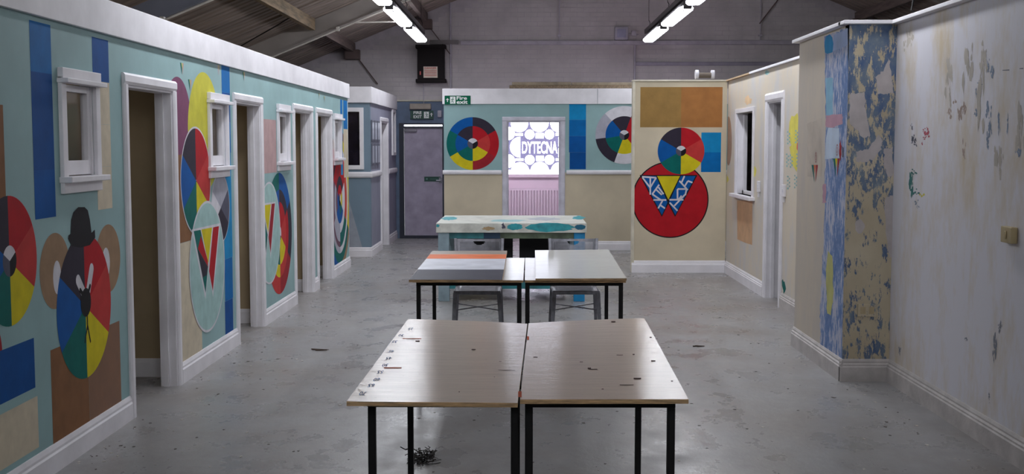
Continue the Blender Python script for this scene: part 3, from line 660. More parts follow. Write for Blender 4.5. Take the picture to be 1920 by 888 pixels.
# turquoise back wall
wheel(WT, 'colour_wheel', -.795, 1.645, .27, 'two-ring colour wheel left of the doorway', hub=.30)
par = WT.paint('outer_ring', ring(-.795, 1.645, .27, .40, 0, 360), BLK, 1, None, 'outer ring of the left wheel')
for k, m in enumerate((BLK, RED, DRED, YEL, GRN, BLU)): WT.paint('sector', ring(-.795, 1.645, .268, .405, k * 60, k * 60 + 60), m, 6, par)
wheel(WT, 'colour_wheel', 1.54, 1.775, .29, 'two-ring wheel with grey and white rim, right of the doorway', hub=.26, cols=(RED, RED, YEL, GRN, BLU, BLK), start=20)
par = WT.paint('outer_ring', ring(1.54, 1.775, .28, .44, 0, 360), WHT, 1, None, 'grey, white and charcoal rim of the right wheel')
for a0, a1, m in ((200, 262, BLK), (262, 318, LGREY), (318, 380, WHT), (20, 90, BLK), (90, 200, WHT)): WT.paint('sector', ring(1.54, 1.775, .29, .445, a0, a1), m, 6, par)
stripe(WT, 'painted_stripe', 'four-shade blue stripe on the back wall', [(R4(.69, .95, 2.01, 2.25), LBLU), (R4(.69, .95, 1.76, 2.009), MBLU), (R4(.69, .95, 1.51, 1.759), BLU), (R4(.70, .95, 1.25, 1.509), DBLU)])
WBF.paint('painted_wedge', [BRF.pts([(640, 300), (650, 360), (681, 470), (640, 470)])], M('wedge_grey', (150, 156, 166), .6, spec=.15), 1, label='pale grey painted wedge low on the blue wall')
# beige back panel
stripe(WB, 'painted_block', 'two brown rectangles across the top of the beige panel', [(R4(1.465, 1.98, 1.845, 2.35), OCH), (R4(1.98, 2.50, 1.845, 2.35), CARM)])
stripe(WB, 'painted_block', 'two blue rectangles', [(R4(2.24, 2.49, 1.53, 1.78), LBLU), (R4(2.24, 2.49, 1.28, 1.53), MBLU)])
WB.paint('red_disc', ring(1.855, .93, 0, .487, 0, 360, 1, 90), BLACK, 1, None, 'large red disc with a thin black edge and W'); rd = bpy.data.objects['red_disc']
WB.paint('disc_face', ring(1.855, .93, 0, .472, 0, 360, 1, 90), RED, 2, rd)
BP = PANEL; S4 = 836 / 160.0
zb = lambda pts: [BP.at(1180 + a / S4, 290 + c / S4) for a, c in pts]
def pb(pts, m, lay, nm='letter_stroke'): WB.paint(nm, tri(zb(pts)), m, lay, rd)
pb([(100, 198), (668, 198), (448, 608), (382, 482), (318, 608)], BLACK, 3, 'letter_edge')
pb([(118, 208), (262, 208), (374, 464), (320, 590)], BLU, 4); pb([(504, 208), (648, 208), (450, 590), (388, 464)], BLU, 4); pb([(272, 208), (496, 208), (382, 440)], YEL, 4)
def stroke(a, c, wd=.0045):
    (x0, y0), (x1, y1) = zb([a, c]); dx, dy = x1 - x0, y1 - y0; l = math.hypot(dx, dy); nx, ny = -dy / l * wd * 2.2, dx / l * wd * 2.2
    return [(x0 + nx, y0 + ny), (x1 + nx, y1 + ny), (x1 - nx, y1 - ny), (x0 - nx, y0 - ny)]
ST = [((125, 215), (265, 225)), ((128, 222), (205, 322)), ((205, 215), (205, 390)), ((262, 225), (208, 315)), ((292, 292), (225, 385)), ((262, 340), (318, 392)), ((285, 318), (335, 385)), ((225, 385), (312, 445)), ((235, 442), (362, 442)), ((325, 448), (282, 525)), ((300, 490), (350, 525)),
      ((490, 255), (572, 345)), ((540, 208), (512, 270)), ((572, 258), (540, 312)), ((572, 255), (618, 272)), ((472, 335), (560, 335)), ((472, 335), (472, 435)), ((560, 335), (548, 395)), ((545, 390), (440, 500)), ((392, 440), (530, 440)), ((395, 468), (472, 548)), ((512, 400), (480, 440))]
WB.paint('white_stroke', [stroke(*s) for s in ST], WHT, 5, rd, 'white lattice strokes in the letter')
wheel(WB, 'colour_wheel', 1.985, 1.547, .295, 'six-colour wheel with white and black hub on the beige panel', hub=.22, layer=6)
# far right wall
RF = RFAR
def blob(fr, x, y, rx, ry, seed, n=16, j=.35):
    rr = random.Random(seed); return fr.pts([(x + rx * math.cos(6.283 * k / n) * (1 + rr.uniform(-j, j)), y + ry * math.sin(6.283 * k / n) * (1 + rr.uniform(-j, j))) for k in range(n)])
def daub(W, name, x, y, rx, ry, seed, mat, layer=1, n=16, j=.35, label=None, fr=None): return W.paint(name, tri(blob(fr or W.fr, x, y, rx, ry, seed, n, j)), mat, layer, None, label)
daub(WF, 'painted_disc', 1366, 264, 6.2, 46, 1, M('paint_dusty_brown', (160, 124, 100)), 1, 40, 0.0, 'dusty brown oval')
WF.paint('painted_block', tri(RF.pts([(1382, 375), (1411, 377), (1410.5, 459), (1395, 454), (1382.5, 448)])), M('paint_biscuit', (196, 156, 120)), 1, None, 'biscuit brown block under the window')
YSP = M('paint_sunny', (212, 200, 80)); REDS = M('paint_splash_red', (206, 60, 60)); TEALS = M('paint_faint_teal', (130, 175, 175))
daub(WF, 'paint_splash', 1492, 245, 12, 33, 3, YSP, 1, 14, .2, 'yellow splash near the light switch'); daub(WF, 'paint_splash', 1491, 290, 10, 28, 4, YSP, 1, 14, .3)
daub(WF, 'paint_splash', 1500, 274, 6, 11, 5, REDS, 2, 12, .2, 'red splash over the yellow'); daub(WF, 'paint_splash', 1407, 235, 3, 18, 6, TEALS, 1); daub(WF, 'paint_splash', 1412, 230, 3, 8, 7, YSP, 1); daub(WF, 'paint_splash', 1414, 322, 5, 10, 8, YSP, 1)
daub(WF, 'paint_splash', 1363, 336, 4, 6, 9, YSP, 1); daub(WF, 'paint_splash', 1403, 188, 6, 8, 10, M('paint_faint_orange', (222, 190, 150)), 1); daub(WF, 'paint_splash', 1470, 535, 3, 14, 11, GRN, 1, 14, .5)
daub(WF, 'paint_splash', 1438, 136, 5, 4, 12, TEALS, 1)
for i, (x, y) in enumerate(((1479, 258), (1494, 256), (1477, 300), (1484, 302), (1496, 300), (1479, 342), (1492, 340))):
    for k in range(7): daub(WF, 'stencil_mark', x + (k % 2) * 3 - 1.5, y + (k - 3) * 3.6, 1.5, 1.9, 100 + i * 9 + k, TEALS, 3, 6, .4)
# pillar front: pale filler patches
FILL = M('filler_white', (184, 176, 176), .65, .05, 12); Z4 = lambda ps: [(1480 + a / 2.4, 30 + c / 2.4) for a, c in ps]
def rough(fr, ps, seed, j=2.0, sub=5):
    rr = random.Random(seed); out = []
    for i in range(len(ps)):
        a, c = ps[i], ps[(i + 1) % len(ps)]
        for k in range(sub): t = k / sub; out.append((a[0] + (c[0] - a[0]) * t + rr.uniform(-j, j), a[1] + (c[1] - a[1]) * t + rr.uniform(-j, j)))
    return tri(fr.pts(out))
WP.paint('filler_patch', rough(RFRONT, Z4([(390, 272), (420, 250), (448, 190), (462, 262), (464, 345), (430, 350), (400, 350)]), 1), FILL, 1)
WP.paint('filler_patch', rough(RFRONT, Z4([(268, 350), (338, 345), (342, 410), (366, 540), (330, 545), (272, 480)]), 2), FILL, 1)
WP.paint('filler_patch', rough(RFRONT, Z4([(302, 610), (350, 600), (400, 535), (418, 560), (412, 600), (380, 640), (330, 660), (300, 650)]), 3), FILL, 1)
WP.paint('filler_patch', rough(RFRONT, Z4([(428, 600), (466, 590), (466, 720), (440, 725), (425, 670)]), 4), FILL, 1)
WP.paint('filler_patch', rough(RFRONT, Z4([(436, 810), (468, 805), (466, 1090), (448, 1080), (428, 900)]), 5), FILL, 1)
WP.paint('filler_patch', tri(blob(RFRONT, 1612, 424, 9, 13, 6, 16, .15)), FILL, 1)
# pillar side: scraped colours
WS.paint('scraped_band', rough(RSIDE, [(1546, 68), (1590, 52), (1590, 300), (1584, 500), (1580, 688), (1538, 652), (1538, 560), (1546, 420), (1548, 200)], 11, 1.2, 14), STREAK, 1, None, 'scraped blue and white band down the pillar side')
WS.paint('paint_remnant', rough(RSIDE, [(1563, 66), (1590, 54), (1590, 84), (1575, 92), (1560, 96)], 12, .6), M('paint_lavender', (136, 156, 196)), 2)
WS.paint('paint_remnant', tri(RSIDE.pts([(1547, 98), (1546.5, 78), (1550, 68), (1556, 64), (1561, 70), (1563, 82), (1561.5, 98), (1551, 101)])), LBLU, 3, None, 'bright blue half oval at the top')
WS.paint('paint_remnant', rough(RSIDE, [(1548, 146), (1562, 146), (1562, 215), (1550, 222)], 13, .6), M('paint_sky', (116, 168, 196)), 2)
WS.paint('paint_remnant', rough(RSIDE, [(1549, 216), (1580, 213), (1580, 232), (1560, 240), (1548, 238)], 14, 1.0), M('paint_rose', (176, 132, 150)), 2)
WS.paint('paint_remnant', rough(RSIDE, [(1552, 240), (1574, 240), (1574, 296), (1546, 298)], 15, .8), M('paint_ice', (176, 192, 212)), 2)
WS.paint('paint_remnant', rough(RSIDE, [(1553, 470), (1561, 480), (1563, 560), (1558, 590), (1552, 588), (1548, 530)], 16, 1.2), M('paint_mustard', (182, 180, 110)), 3, None, 'yellow streak low on the pillar side')
WS.paint('paint_remnant', rough(RSIDE, [(1543, 345), (1549, 345), (1549, 380), (1543, 380)], 17, 1.0), M('paint_rose', (1, 1, 1)), 2)
WS.paint('scuffed_area', rough(RSIDE, [(1514, 232), (1541, 222), (1541, 330), (1514, 330)], 18, 2), M('scuff_brown', (182, 170, 156)), 1)
def littleV(W, fr, x0, x1, y0, y1, mid=YEL):
    c = (x0 + x1) / 2; w_ = x1 - x0
    p = W.paint('small_letter', [fr.pts([(x0, y0), (x0 + w_ * .34, y0), (x0 + w_ * .44, y1)])], GRN, 4)
    W.paint('letter_stroke', [fr.pts([(x0 + w_ * .34, y0), (x0 + w_ * .68, y0), (c, y0 + (y1 - y0) * .5)])], mid, 5, p)
    W.paint('letter_stroke', [fr.pts([(x0 + w_ * .7, y0), (x1, y0), (x0 + w_ * .6, y1)])], DRED, 5, p)
littleV(WS, RSIDE, 1522, 1534, 309, 342, ORNG); littleV(WS, RSIDE, 1562, 1575, 297, 332)
for x, y, h in ((1530, 295, 10), (1570, 281, 11)):
    c_, rv = RSIDE.at(x, y)[0], (RSIDE.at(x, y - h)[1] - RSIDE.at(x, y + h)[1]) / 2
    WS.paint('ring_mark', ring(c_, RSIDE.at(x, y)[1], rv * .8, rv, 0, 360, 1, 20, .75) + ring(c_, RSIDE.at(x, y)[1], rv * .35, rv * .5, 0, 360, 1, 16, .75), M('paint_faint_red', (150, 86, 90)), 4)
daub(WS, 'paint_splash', 1576, 282, 2.6, 17, 31, DRED, 4, 14, .3); daub(WS, 'paint_splash', 1581, 284, 1.8, 11, 32, DGREY, 4, 14, .3)
# near right wall marks
def marks(lst, mat, nm='paint_mark'):
    for i, (x, y, rx, ry) in enumerate(lst):
        rr = random.Random(int(x * 7 + y)); polys = []
        for k in range(16 if ry > 6 else 8):
            a = rr.gauss(0, .5); c = rr.gauss(0, .5); f = rr.uniform(.12, .42)
            polys += tri(blob(RNEAR, x + a * rx, y + c * ry, max(.6, rx * f * .8), max(.8, ry * f), int(x * 31 + y * 7) + k, 9, .45))
        mb = MB(); o = WN.paint(nm, polys, mat, 1)
        for j, v in enumerate(o.data.vertices): v.co.x -= .000004 * (j // 3 % 60)
marks([(1853, 205, 5, 16), (1856, 240, 3, 16), (1838, 155, 5, 3), (1831, 170, 2, 10), (1830, 213, 4, 7), (1873, 228, 2, 18), (1889, 236, 1.3, 20), (1910, 288, 5, 10), (1852, 262, 3, 14), (1854, 125, 2, 10), (1861, 137, 4, 13)], M('mark_blue', (118, 134, 158)))
marks([(1800, 215, 5, 16), (1781, 210, 4, 10), (1808, 200, 4, 12), (1790, 192, 5, 6), (1807, 285, 3, 14)], M('mark_brown', (160, 140, 130)))
marks([(1736, 248, 6, 7), (1733, 258, 5, 3), (1729, 270, 2, 4), (1740, 242, 2, 6)], M('mark_red', (170, 70, 86)))
marks([(1710, 240, 2, 6), (1713, 262, 4, 8), (1717, 269, 3, 4), (1711, 260, 2, 5)], M('mark_dark', (70, 74, 90)))
marks([(1710, 345, 4, 22), (1714, 325, 5, 6), (1712, 358, 6, 6), (1722, 362, 5, 3), (1707, 335, 2, 12)], M('mark_green', (50, 112, 110)))
marks([(1730, 366, 5, 4)], YSP); marks([(1717, 380, 4, 5), (1722, 388, 3, 3)], M('mark_blue', (1, 1, 1)))
marks([(1812, 635, 3, 5), (1866, 652, 4, 22), (1875, 612, 3, 10), (1855, 742, 1.5, 7), (1687, 655, 1.5, 8)], M('mark_slate', (120, 124, 136)))
marks([(1845, 110, 8, 26), (1838, 180, 7, 60), (1872, 300, 8, 34), (1913, 235, 7, 50), (1815, 120, 8, 40), (1780, 150, 8, 40), (1700, 80, 8, 20)], M('mark_tan', (176, 168, 158)), 'worn_patch')
for x0, x1, y in ((1880, 1893, 131), (1912, 1919, 128)): WN.paint('scratch', [RNEAR.pts([(x0, y), (x1, y - .8), (x1, y + 1), (x0, y + 1.2)])], M('mark_dark', (1, 1, 1)), 2)

# ---------------------------------------------------------------- desks
def board(name, corners, z0, z1, mat, parent=None, warp=None, nx=10, ny=14):
    (x0, y0), (x1, y1), (x2, y2), (x3, y3) = corners       # near-left, near-right, far-right, far-left
    mb = MB(); vs = []
    for lev in (z1, z0):
        for j in range(ny + 1):
            for i in range(nx + 1):
                a, b = i / nx, j / ny
                x = (x0 * (1 - a) + x1 * a) * (1 - b) + (x3 * (1 - a) + x2 * a) * b; y = (y0 * (1 - a) + y1 * a) * (1 - b) + (y3 * (1 - a) + y2 * a) * b
                vs.append((x, y, lev + (warp(a, b) if warp else 0)))
    n = (nx + 1) * (ny + 1); k = lambda i, j: j * (nx + 1) + i; top = []; side = []
    for j in range(ny):
        for i in range(nx): top.append((k(i, j), k(i + 1, j), k(i + 1, j + 1), k(i, j + 1))); side.append((n + k(i, j), n + k(i, j + 1), n + k(i + 1, j + 1), n + k(i + 1, j)))
    for i in range(nx):
        side.append((k(i, 0), n + k(i, 0), n + k(i + 1, 0), k(i + 1, 0))); side.append((k(i, ny), k(i + 1, ny), n + k(i + 1, ny), n + k(i, ny)))
    for j in range(ny):
        side.append((k(0, j), k(0, j + 1), n + k(0, j + 1), n + k(0, j))); side.append((k(nx, j), n + k(nx, j), n + k(nx, j + 1), k(nx, j + 1)))
    mb.add(vs, top, 0); mb.add(vs, side, 1)
    return mb.build(name, [mat, PLYEDGE], parent, recalc=True)
def desk(label, group, x0, x1, y0, y1, corners, mat, z=.74, th=.016, warp=None, lw=.028):
    t = empty('desk', ((x0 + x1) / 2, (y0 + y1) / 2, 0), label, 'table', group)
    top = board('tabletop', corners, z - th, z, mat, t, warp)
    zf = z - th - (.016 if warp else .001)
    MB().box(x0, x1, y0, y0 + lw, zf - .03, zf).box(x0, x1, y1 - lw, y1, zf - .03, zf).box(x0, x0 + lw, y0 + lw, y1 - lw, zf - .03, zf).box(x1 - lw, x1, y0 + lw, y1 - lw, zf - .03, zf).build('frame', BLACKM, t)
    for xx in (x0, x1 - lw):
        for yy in (y0, y1 - lw):
            lg = MB().box(xx, xx + lw, yy, yy + lw, .012, zf - .0302).build('leg', BLACKM, t, bevel=.003)
            MB().box(xx - .002, xx + lw + .002, yy - .002, yy + lw + .002, 0, .012).build('foot', M('foot_plastic', (30, 28, 28), .6), lg)
    return t, top
wl = lambda a, b: -.012 * b * b * a * a
wr = lambda a, b: -.012 * b * b * (1 - a) ** 2
T1, P1 = desk('cream desk at front left with blue handwritten numbers down its left edge', 'long desks', -.565, -.02, 4.17, 5.62, [(-.612, 3.983), (-.022, 3.965), (.016, 5.835), (-.59, 5.905)], TAB1, warp=wl)
T2, P2 = desk('cream desk at front right with dark scuffs and orange paint near the seam', 'long desks', .004, .545, 4.17, 5.40, [(-.014, 4.02), (.572, 4.03), (.614, 5.95), (.022, 5.85)], TAB2, warp=wr)
T3, P3 = desk('black-legged desk at back left carrying the striped board', 'long desks', -.715, -.02, 7.72, 9.10, [(-.73, 7.63), (-.006, 7.63), (.004, 9.16), (-.72, 9.16)], TAB3, z=.74)
T4, P4 = desk('black-legged desk at back right carrying the plain white board', 'long desks', .008, .655, 7.72, 9.10, [(.004, 7.631), (.665, 7.63), (.67, 9.16), (.008, 9.164)], TAB3, z=.74)
sb = board('striped_board', [(-.742, 7.5), (-.14, 7.5), (-.14, 9.6), (-.752, 9.56)], .741, .757, M('board_grey', (150, 138, 128), .4), nx=2, ny=2)
tag(sb, 'plywood board with charcoal, white and orange stripes lying on the back left desk', 'board')
def onboard(name, par, z, x0, x1, y0, y1, m, k=1): return MB().add([(x0, y0, z), (x1, y0, z), (x1, y1, z), (x0, y1, z)], [(0, 1, 2, 3)]).build(name, m, par, recalc=False)
onboard('stripe', sb, .758, -.741, -.142, 7.502, 8.12, M('stripe_charcoal', (62, 62, 74), .5, spec=.12)); onboard('stripe', sb, .758, -.744, -.141, 8.122, 8.90, M('stripe_white', (206, 208, 218), .4, spec=.15)); onboard('stripe', sb, .758, -.747, -.141, 8.902, 9.26, M('stripe_orange', (222, 118, 72), .5, spec=.12))
wb = board('white_board', [(.074, 7.58), (.667, 7.60), (.70, 9.72), (.089, 9.64)], .741, .757, TAB3, nx=2, ny=2)
tag(wb, 'plain glossy white board lying on the back right desk', 'board')
# writing and paint on the front desks
TT = Fr('T', .7412); INK = M('blue_ink', (70, 110, 160), .8, spec=.05); OR2 = M('orange_paint', (206, 96, 62), .7, spec=.05)
for t_, x, y, s in (('70', 680, 737, 1.0), ('65', 696, 722, .9), ('60', 706, 711, .9), ('55', 713, 697, .8), ('50', 722, 684, .8), ('45', 729, 671, .7), ('40', 734, 658, .7), ('35', 740, 640, .6), ('30', 752, 628, .6), ('25', 770, 616, .5)):
    u, v = TT.at(x, y); k = .011
    text_mesh(TT, t_, u + k * 1.0, u - k * 1.0, v + .03, v - .03, .0002).build('number', INK, P1, recalc=False)
def topmark(par, x0, y0, x1, y1, m, seed):
    rr = random.Random(seed); ps = [(x0, y0), ((x0 + x1) / 2, y0 + rr.uniform(-.3, .3)), (x1, y0), (x1, y1), ((x0 + x1) / 2, y1 + rr.uniform(-.3, .3)), (x0, y1)]
    mb = MB()
    fr = Fr('T', .7412)
    for p in tri(fr.pts(ps)): mb.add([(a, b, .7412 + (-.0135 * ((b - 4) / 1.9) ** 2 if abs(a) < .08 else 0)) for a, b in p], [(0, 1, 2)])
    mb.build('paint_mark', m, par, recalc=False)
topmark(P1, 720, 688.2, 753, 689.8, OR2, 1); topmark(P1, 755, 633.5, 790, 634.5, OR2, 2)
DM = M('dark_scuff', (92, 70, 66), .8, spec=.05)
topmark(P2, 971.5, 733, 978, 744, OR2, 3); topmark(P2, 988, 627, 992, 634, OR2, 4)
for i, (x, y, a, c) in enumerate(((1195, 709, 7, 1.5), (1150, 602.5, 4, 1), (1105, 690, 3, 1.5), (1112, 691.5, 8, .6), (1162, 665, 6, .5), (1188, 664, 2, 1), (1225, 676, 4, 1), (1175, 721, 13, .5), (1004, 668, 4, .8), (1090, 678, 3, .6), (1220, 632, 2, 1), (1130, 729, 2, .7), (1260, 714, 2, .8))): topmark(P2, x - a, y - c, x + a, y + c, DM, 20 + i)
for i, (x, y, a, c) in enumerate(((783, 639, 4, 1), (888, 654.6, 4, .8), (938, 677, 2, .6), (861, 734, 1, .8), (927, 706, 1, .6), (950, 693, 16, .25))): topmark(P1, x - a, y - c, x + a, y + c, DM, 50 + i)

# ---------------------------------------------------------------- chairs
def make_chair(label):
    t = empty('metal_chair', (0, 0, 0), label, 'chair', 'galvanised chairs behind the back desks')
    # faces -Y; base at origin
    mb = MB(); prof = [(-.185, -.2), (.185, -.2), (.178, .17), (-.178, .17)]
    n = 8; vs = []
    for j in range(n + 1):
        for i in range(n + 1):
            a, b = i / n, j / n; hw = .185 - .007 * b
            vs.append(((2 * a - 1) * hw, -.2 + .37 * b, .452 - .012 * math.sin(math.pi * a) * math.sin(math.pi * b) + .008 * (b - .5)))
    mb.add(vs, [(j * (n + 1) + i, j * (n + 1) + i + 1, (j + 1) * (n + 1) + i + 1, (j + 1) * (n + 1) + i) for j in range(n) for i in range(n)])
    s = mb.build('seat', STEEL, t, smooth=True, recalc=False); m = s.modifiers.new('thick', 'SOLIDIFY'); m.thickness = .006
    MB().box(-.19, .19, -.205, -.19, .425, .456).box(-.19, -.178, -.19, .165, .425, .454).box(.178, .19, -.19, .165, .425, .454).box(-.185, .185, .165, .177, .425, .456).build('seat_rim', STEEL, s, bevel=.005)
    for sx in (-1, 1):
        MB().bar((sx * .175, -.19, .44), (sx * .20, -.235, 0), .036, .02, .03, .018).build('leg', STEEL, t, bevel=.003)
        MB().bar((sx * .178, .165, .44), (sx * .20, .255, 0), .034, .02, .03, .018).build('leg', STEEL, t, bevel=.003)
        MB().bar((sx * .182, .165, .44), (sx * .197, .225, .845), .022, .026, .02, .016).build('back_upright', STEEL, t, bevel=.003)
    mb = MB()
    for sx in (-1, 1): mb.tube([(sx * .185, -.205, .30), (-sx * .187, .205, .30)], .005, 6)
    mb.build('stretcher', STEEL, t)
    # perforated back sheet with half-moon grip
    nx, nz = 62, 38; vs = []; fs = []; W_ = .372; Hh = .228
    for j in range(nz + 1):
        for i in range(nx + 1):
            a, b = i / nx, j / nz; x = (a - .5) * W_; z = .61 + b * Hh
            vs.append((x, .175 + .05 * (z - .44) / .4 + .018 * (1 - (2 * a - 1) ** 2), z + (.004 * (2 * a - 1) ** 2 if j == nz else 0)))
    for j in range(nz):
        for i in range(nx):
            x = (i + .5) / nx - .5; x *= W_; z = .61 + (j + .5) / nz * Hh
            if i % 2 == 1 and j % 2 == 1 and 3 < i < nx - 3 and 2 < j < nz - 3: continue
            if z < .822 and z > .822 - .034 * math.sqrt(max(0, 1 - (x / .05) ** 2)) and abs(x) < .05: continue
            fs.append((j * (nx + 1) + i, j * (nx + 1) + i + 1, (j + 1) * (nx + 1) + i + 1, (j + 1) * (nx + 1) + i))
    mb = MB(); mb.add(vs, fs); o = mb.build('backrest', STEEL, t, recalc=False); m = o.modifiers.new('thick', 'SOLIDIFY'); m.thickness = .003
    o['label'] = 'perforated steel backrest with half-moon hand hole'
    return t
ch = make_chair('perforated steel chair tucked behind the striped board'); ch.location = (-.377, 9.54, 0)
c2 = copy_tree(ch); c2.location = (.414, 9.56, 0); c2['label'] = 'perforated steel chair tucked behind the plain white board'; c2.rotation_euler = (0, 0, .02)

# ---------------------------------------------------------------- workbench
bx0, bx1, by0, by1, bz = -.913, .645, 12.1, 13.45, .817
wbn = empty('workbench', (-.13, 12.8, 0), 'large heavy workbench with paint-splashed white top and one bright blue leg', 'table')
WTOP = M('splashed_white', (200, 200, 192), .5, .1, 9, (1, 2, 1), .3); PALEB = M('pale_blue_paint', (138, 158, 168), .5, .08, 8); TEAL = M('teal_paint', (52, 122, 130), .5, .2, 6); BRIGHTB = M('bright_blue_paint', (14, 126, 180), .45, .06, 6)
tp = MB().box(bx0, bx1, by0, by1, bz - .1, bz).build('worktop', WTOP, wbn, bevel=.006)
for x, y, m, lb in ((bx0 + .02, by0 + .02, PALEB, None), (bx1 - .13, by0 + .02, BRIGHTB, 'bright blue leg'), (bx0 + .02, by1 - .13, PALEB, None), (bx1 - .13, by1 - .13, PALEB, None)):
    o = MB().box(x, x + .115, y, y + .1, 0, bz - .1).build('leg', m, wbn, bevel=.004)
    if lb: o['label'] = lb
for a, b, m in ((bx0 + .136, -.42, TEAL), (-.42, -.25, M('navy_smear', (30, 60, 90))), (-.25, bx1 - .131, M('olive_smear', (84, 96, 78), .5, .3))): MB().box(a, b, by0 + .04, by0 + .07, .655, bz - .1).build('apron', m, wbn)
MB().box(bx0 + .136, bx1 - .131, by0 + .04, by0 + .08, .13, .20).build('bottom_rail', TEAL, wbn)
MB().box(bx0 + .136, bx1 - .131, by0 + .08, by1 - .04, .17, .19).build('lower_shelf', M('shelf_dark', (60, 56, 58)), wbn)
BLP = M('black_panel', (22, 20, 26), .5, .3, 5)
MB().box(bx0 + .136, -.13, by1 - .07, by1 - .05, .19, .715).build('back_panel', BLP, wbn); MB().box(-.055, bx1 - .131, by1 - .07, by1 - .05, .19, .715).build('back_panel', BLP, wbn)
BF = Fr('F', by0 - .001)
def bm_(x, y, rx, ry, seed, m, nm='paint_splash', j=.12, n=26):
    mb = MB()
    for p in tri(blob(BF, x, y, rx, ry, seed, n, j)): mb.poly(BF, p, .001 + .0002 * (seed % 5))
    mb.build(nm, m, tp, recalc=False)
TEA2 = M('teal_splash', (46, 150, 160), .45, .15, 12); DTE = M('deep_teal', (14, 92, 120))
bm_(965, 425, 15, 6, 1, TEA2); bm_(1030, 426, 46, 8, 2, TEA2); bm_(1088, 425.5, 10, 5, 3, DTE); bm_(918, 428, 12, 3, 4, M('brown_splash', (176, 150, 112)), j=.4)
bm_(944, 424, 3, 5, 5, DGREY, j=.5); bm_(821, 423, 3, 2.5, 6, TEA2, j=.4)
BT = Fr('T', bz + .001)
for x, y, rx, ry, s, m in ((843, 409, 14, 3.5, 7, TEA2), (950, 413.5, 34, 2.2, 8, M('pale_teal', (140, 184, 188))), (1085, 408, 12, 3.4, 9, TEA2), (1020, 410, 30, 3, 10, M('pale_grey_smear', (168, 172, 178)))):
    mb = MB()
    for p in tri(blob(BT, x, y, rx, ry, s, 22, .25)): mb.poly(BT, p, .0)
    mb.build('paint_splash', m, tp, recalc=False)
# jars on the lower shelf
def jar(x, y, h, r, m, lb, z=.19):
    prof = [(0, r), (h * .6, r), (h * .75, r * .7), (h * .85, r * .45)]
    t = empty('bottle', (x, y, z), lb, 'bottle', 'bottles under the workbench')
    mb = MB().tube([(x, y, z)] + [(x, y, z + a) for a, _ in prof[1:]], [b for _, b in prof], 14); mb.build('body', m, t, smooth=False)
    MB().tube([(x, y, z + h * .85), (x, y, z + h)], r * .5, 12).build('cap', WHT, t)
jar(-.72, 12.35, .30, .04, M('jar_brown', (96, 60, 46), .3), 'brown bottle under the workbench beside the pale blue leg'); jar(-.63, 12.4, .26, .04, M('jar_grey', (140, 136, 140), .4), 'pale grey bottle under the workbench right of the brown one')
tag(MB().box(-.1 + .12, .42, 12.5, 12.9, .19, .40).build('storage_box', BLP, bevel=.01), 'black box on the low shelf under the workbench', 'box')

# ---------------------------------------------------------------- ceiling lamps
LAMP = emit('lit_diffuser', (244, 248, 255), LAMP_STRENGTH); BODY = M('fitting_body', (88, 84, 88), .5)
ordn = ['farthest', 'second from the back wall', 'third from the back wall', 'fourth from the back wall', 'fifth from the back wall', 'sixth from the back wall']
def fitting(label, group):
    t = empty('strip_light', (0, 0, 0), label, 'ceiling light', group)
    d_ = MB().profv(Fr('T', 0), 0, 0.0001, []) if 0 else None
    pr = [(-.09, .0), (-.085, -.03), (-.06, -.045), (.06, -.045), (.085, -.03), (.09, 0)]
    mb = MB(); n = len(pr); vs = [(a * f, y, b * g) for y, f, g in ((-1.04, .5, .6), (-.92, 1, 1), (.92, 1, 1), (1.04, .5, .6)) for a, b in pr]
    mb.add(vs, [(r * n + i, r * n + (i + 1) % n, r * n + n + (i + 1) % n, r * n + n + i) for r in range(3) for i in range(n)] + [tuple(range(n)), tuple(range(4 * n - 1, 3 * n - 1, -1))])
    df = mb.build('diffuser', LAMP, t)
    MB().box(-.07, .07, -1.16, 1.16, .001, .05).build('body', BODY, t, bevel=.006)
    for y in (-1.08, 1.045): MB().box(-.05, .05, y, y + .035, -.035, .0).build('end_cap', BODY, t, bevel=.004)
    for y in (-.8, .8): MB().box(-.012, .012, y - .012, y + .012, .05, .115).build('hanger', BODY, t)
    for x in (-.04, .04):
        MB().box(x - .006, x + .006, -1.04, -.8, -.053, -.045).build('clip', BODY, t)
        pass
    return t
ft = None
for side, x in (('left', -1.645), ('right', 1.98)):
    for k in (0, 1, 2, 3, 4):
        y = 19.15 - 1.19 - k * 2.47
        if ft is None: ft = fitting('', ''); o = ft
        else: o = copy_tree(ft)
        o.location = (x, y, 3.30); o['group'] = 'strip lights in the %s row' % side
        o['label'] = 'lit strip light in the %s row, %s' % (side, ordn[k] if k < 4 else 'nearest the camera')
    tk = empty('lighting_trunking', (x, 14, 3.36), 'dark metal trunking carrying the %s row of strip lights' % side, 'trunking')
    MB().box(x - .03, x + .03, 3.0, 19.3, 3.42, 3.49).build('channel', M('trunking_dark', (70, 66, 68), .5), tk)
    for y in (8.0, 11.0, 14.2, 16.45, 18.9):
        MB().tube([(x, y, 3.48), (x + .02, y, 3.56), (x, y, 3.6)], .006, 6).build('hook', BLACKM, tk)
        MB().tube([(x, y, 3.6), (x, y, zr(x) - .02)], .004, 6).build('hanger_wire', BLACKM, tk)
# added strip light, out of view, brightens the lobby behind the doorway
o = copy_tree(ft); o.location = (.2, 19.2, 2.42); o.rotation_euler = (0, 0, math.pi / 2); o['label'] = 'added strip light out of view under the lobby ceiling, brightening the lobby'; o['group'] = 'added lobby light'
ob = MB().box(-1.24, 3.3, 18.2, 20.42, 2.475, 2.49).build('ceiling_lobby', PINKW); ob['kind'] = 'structure'

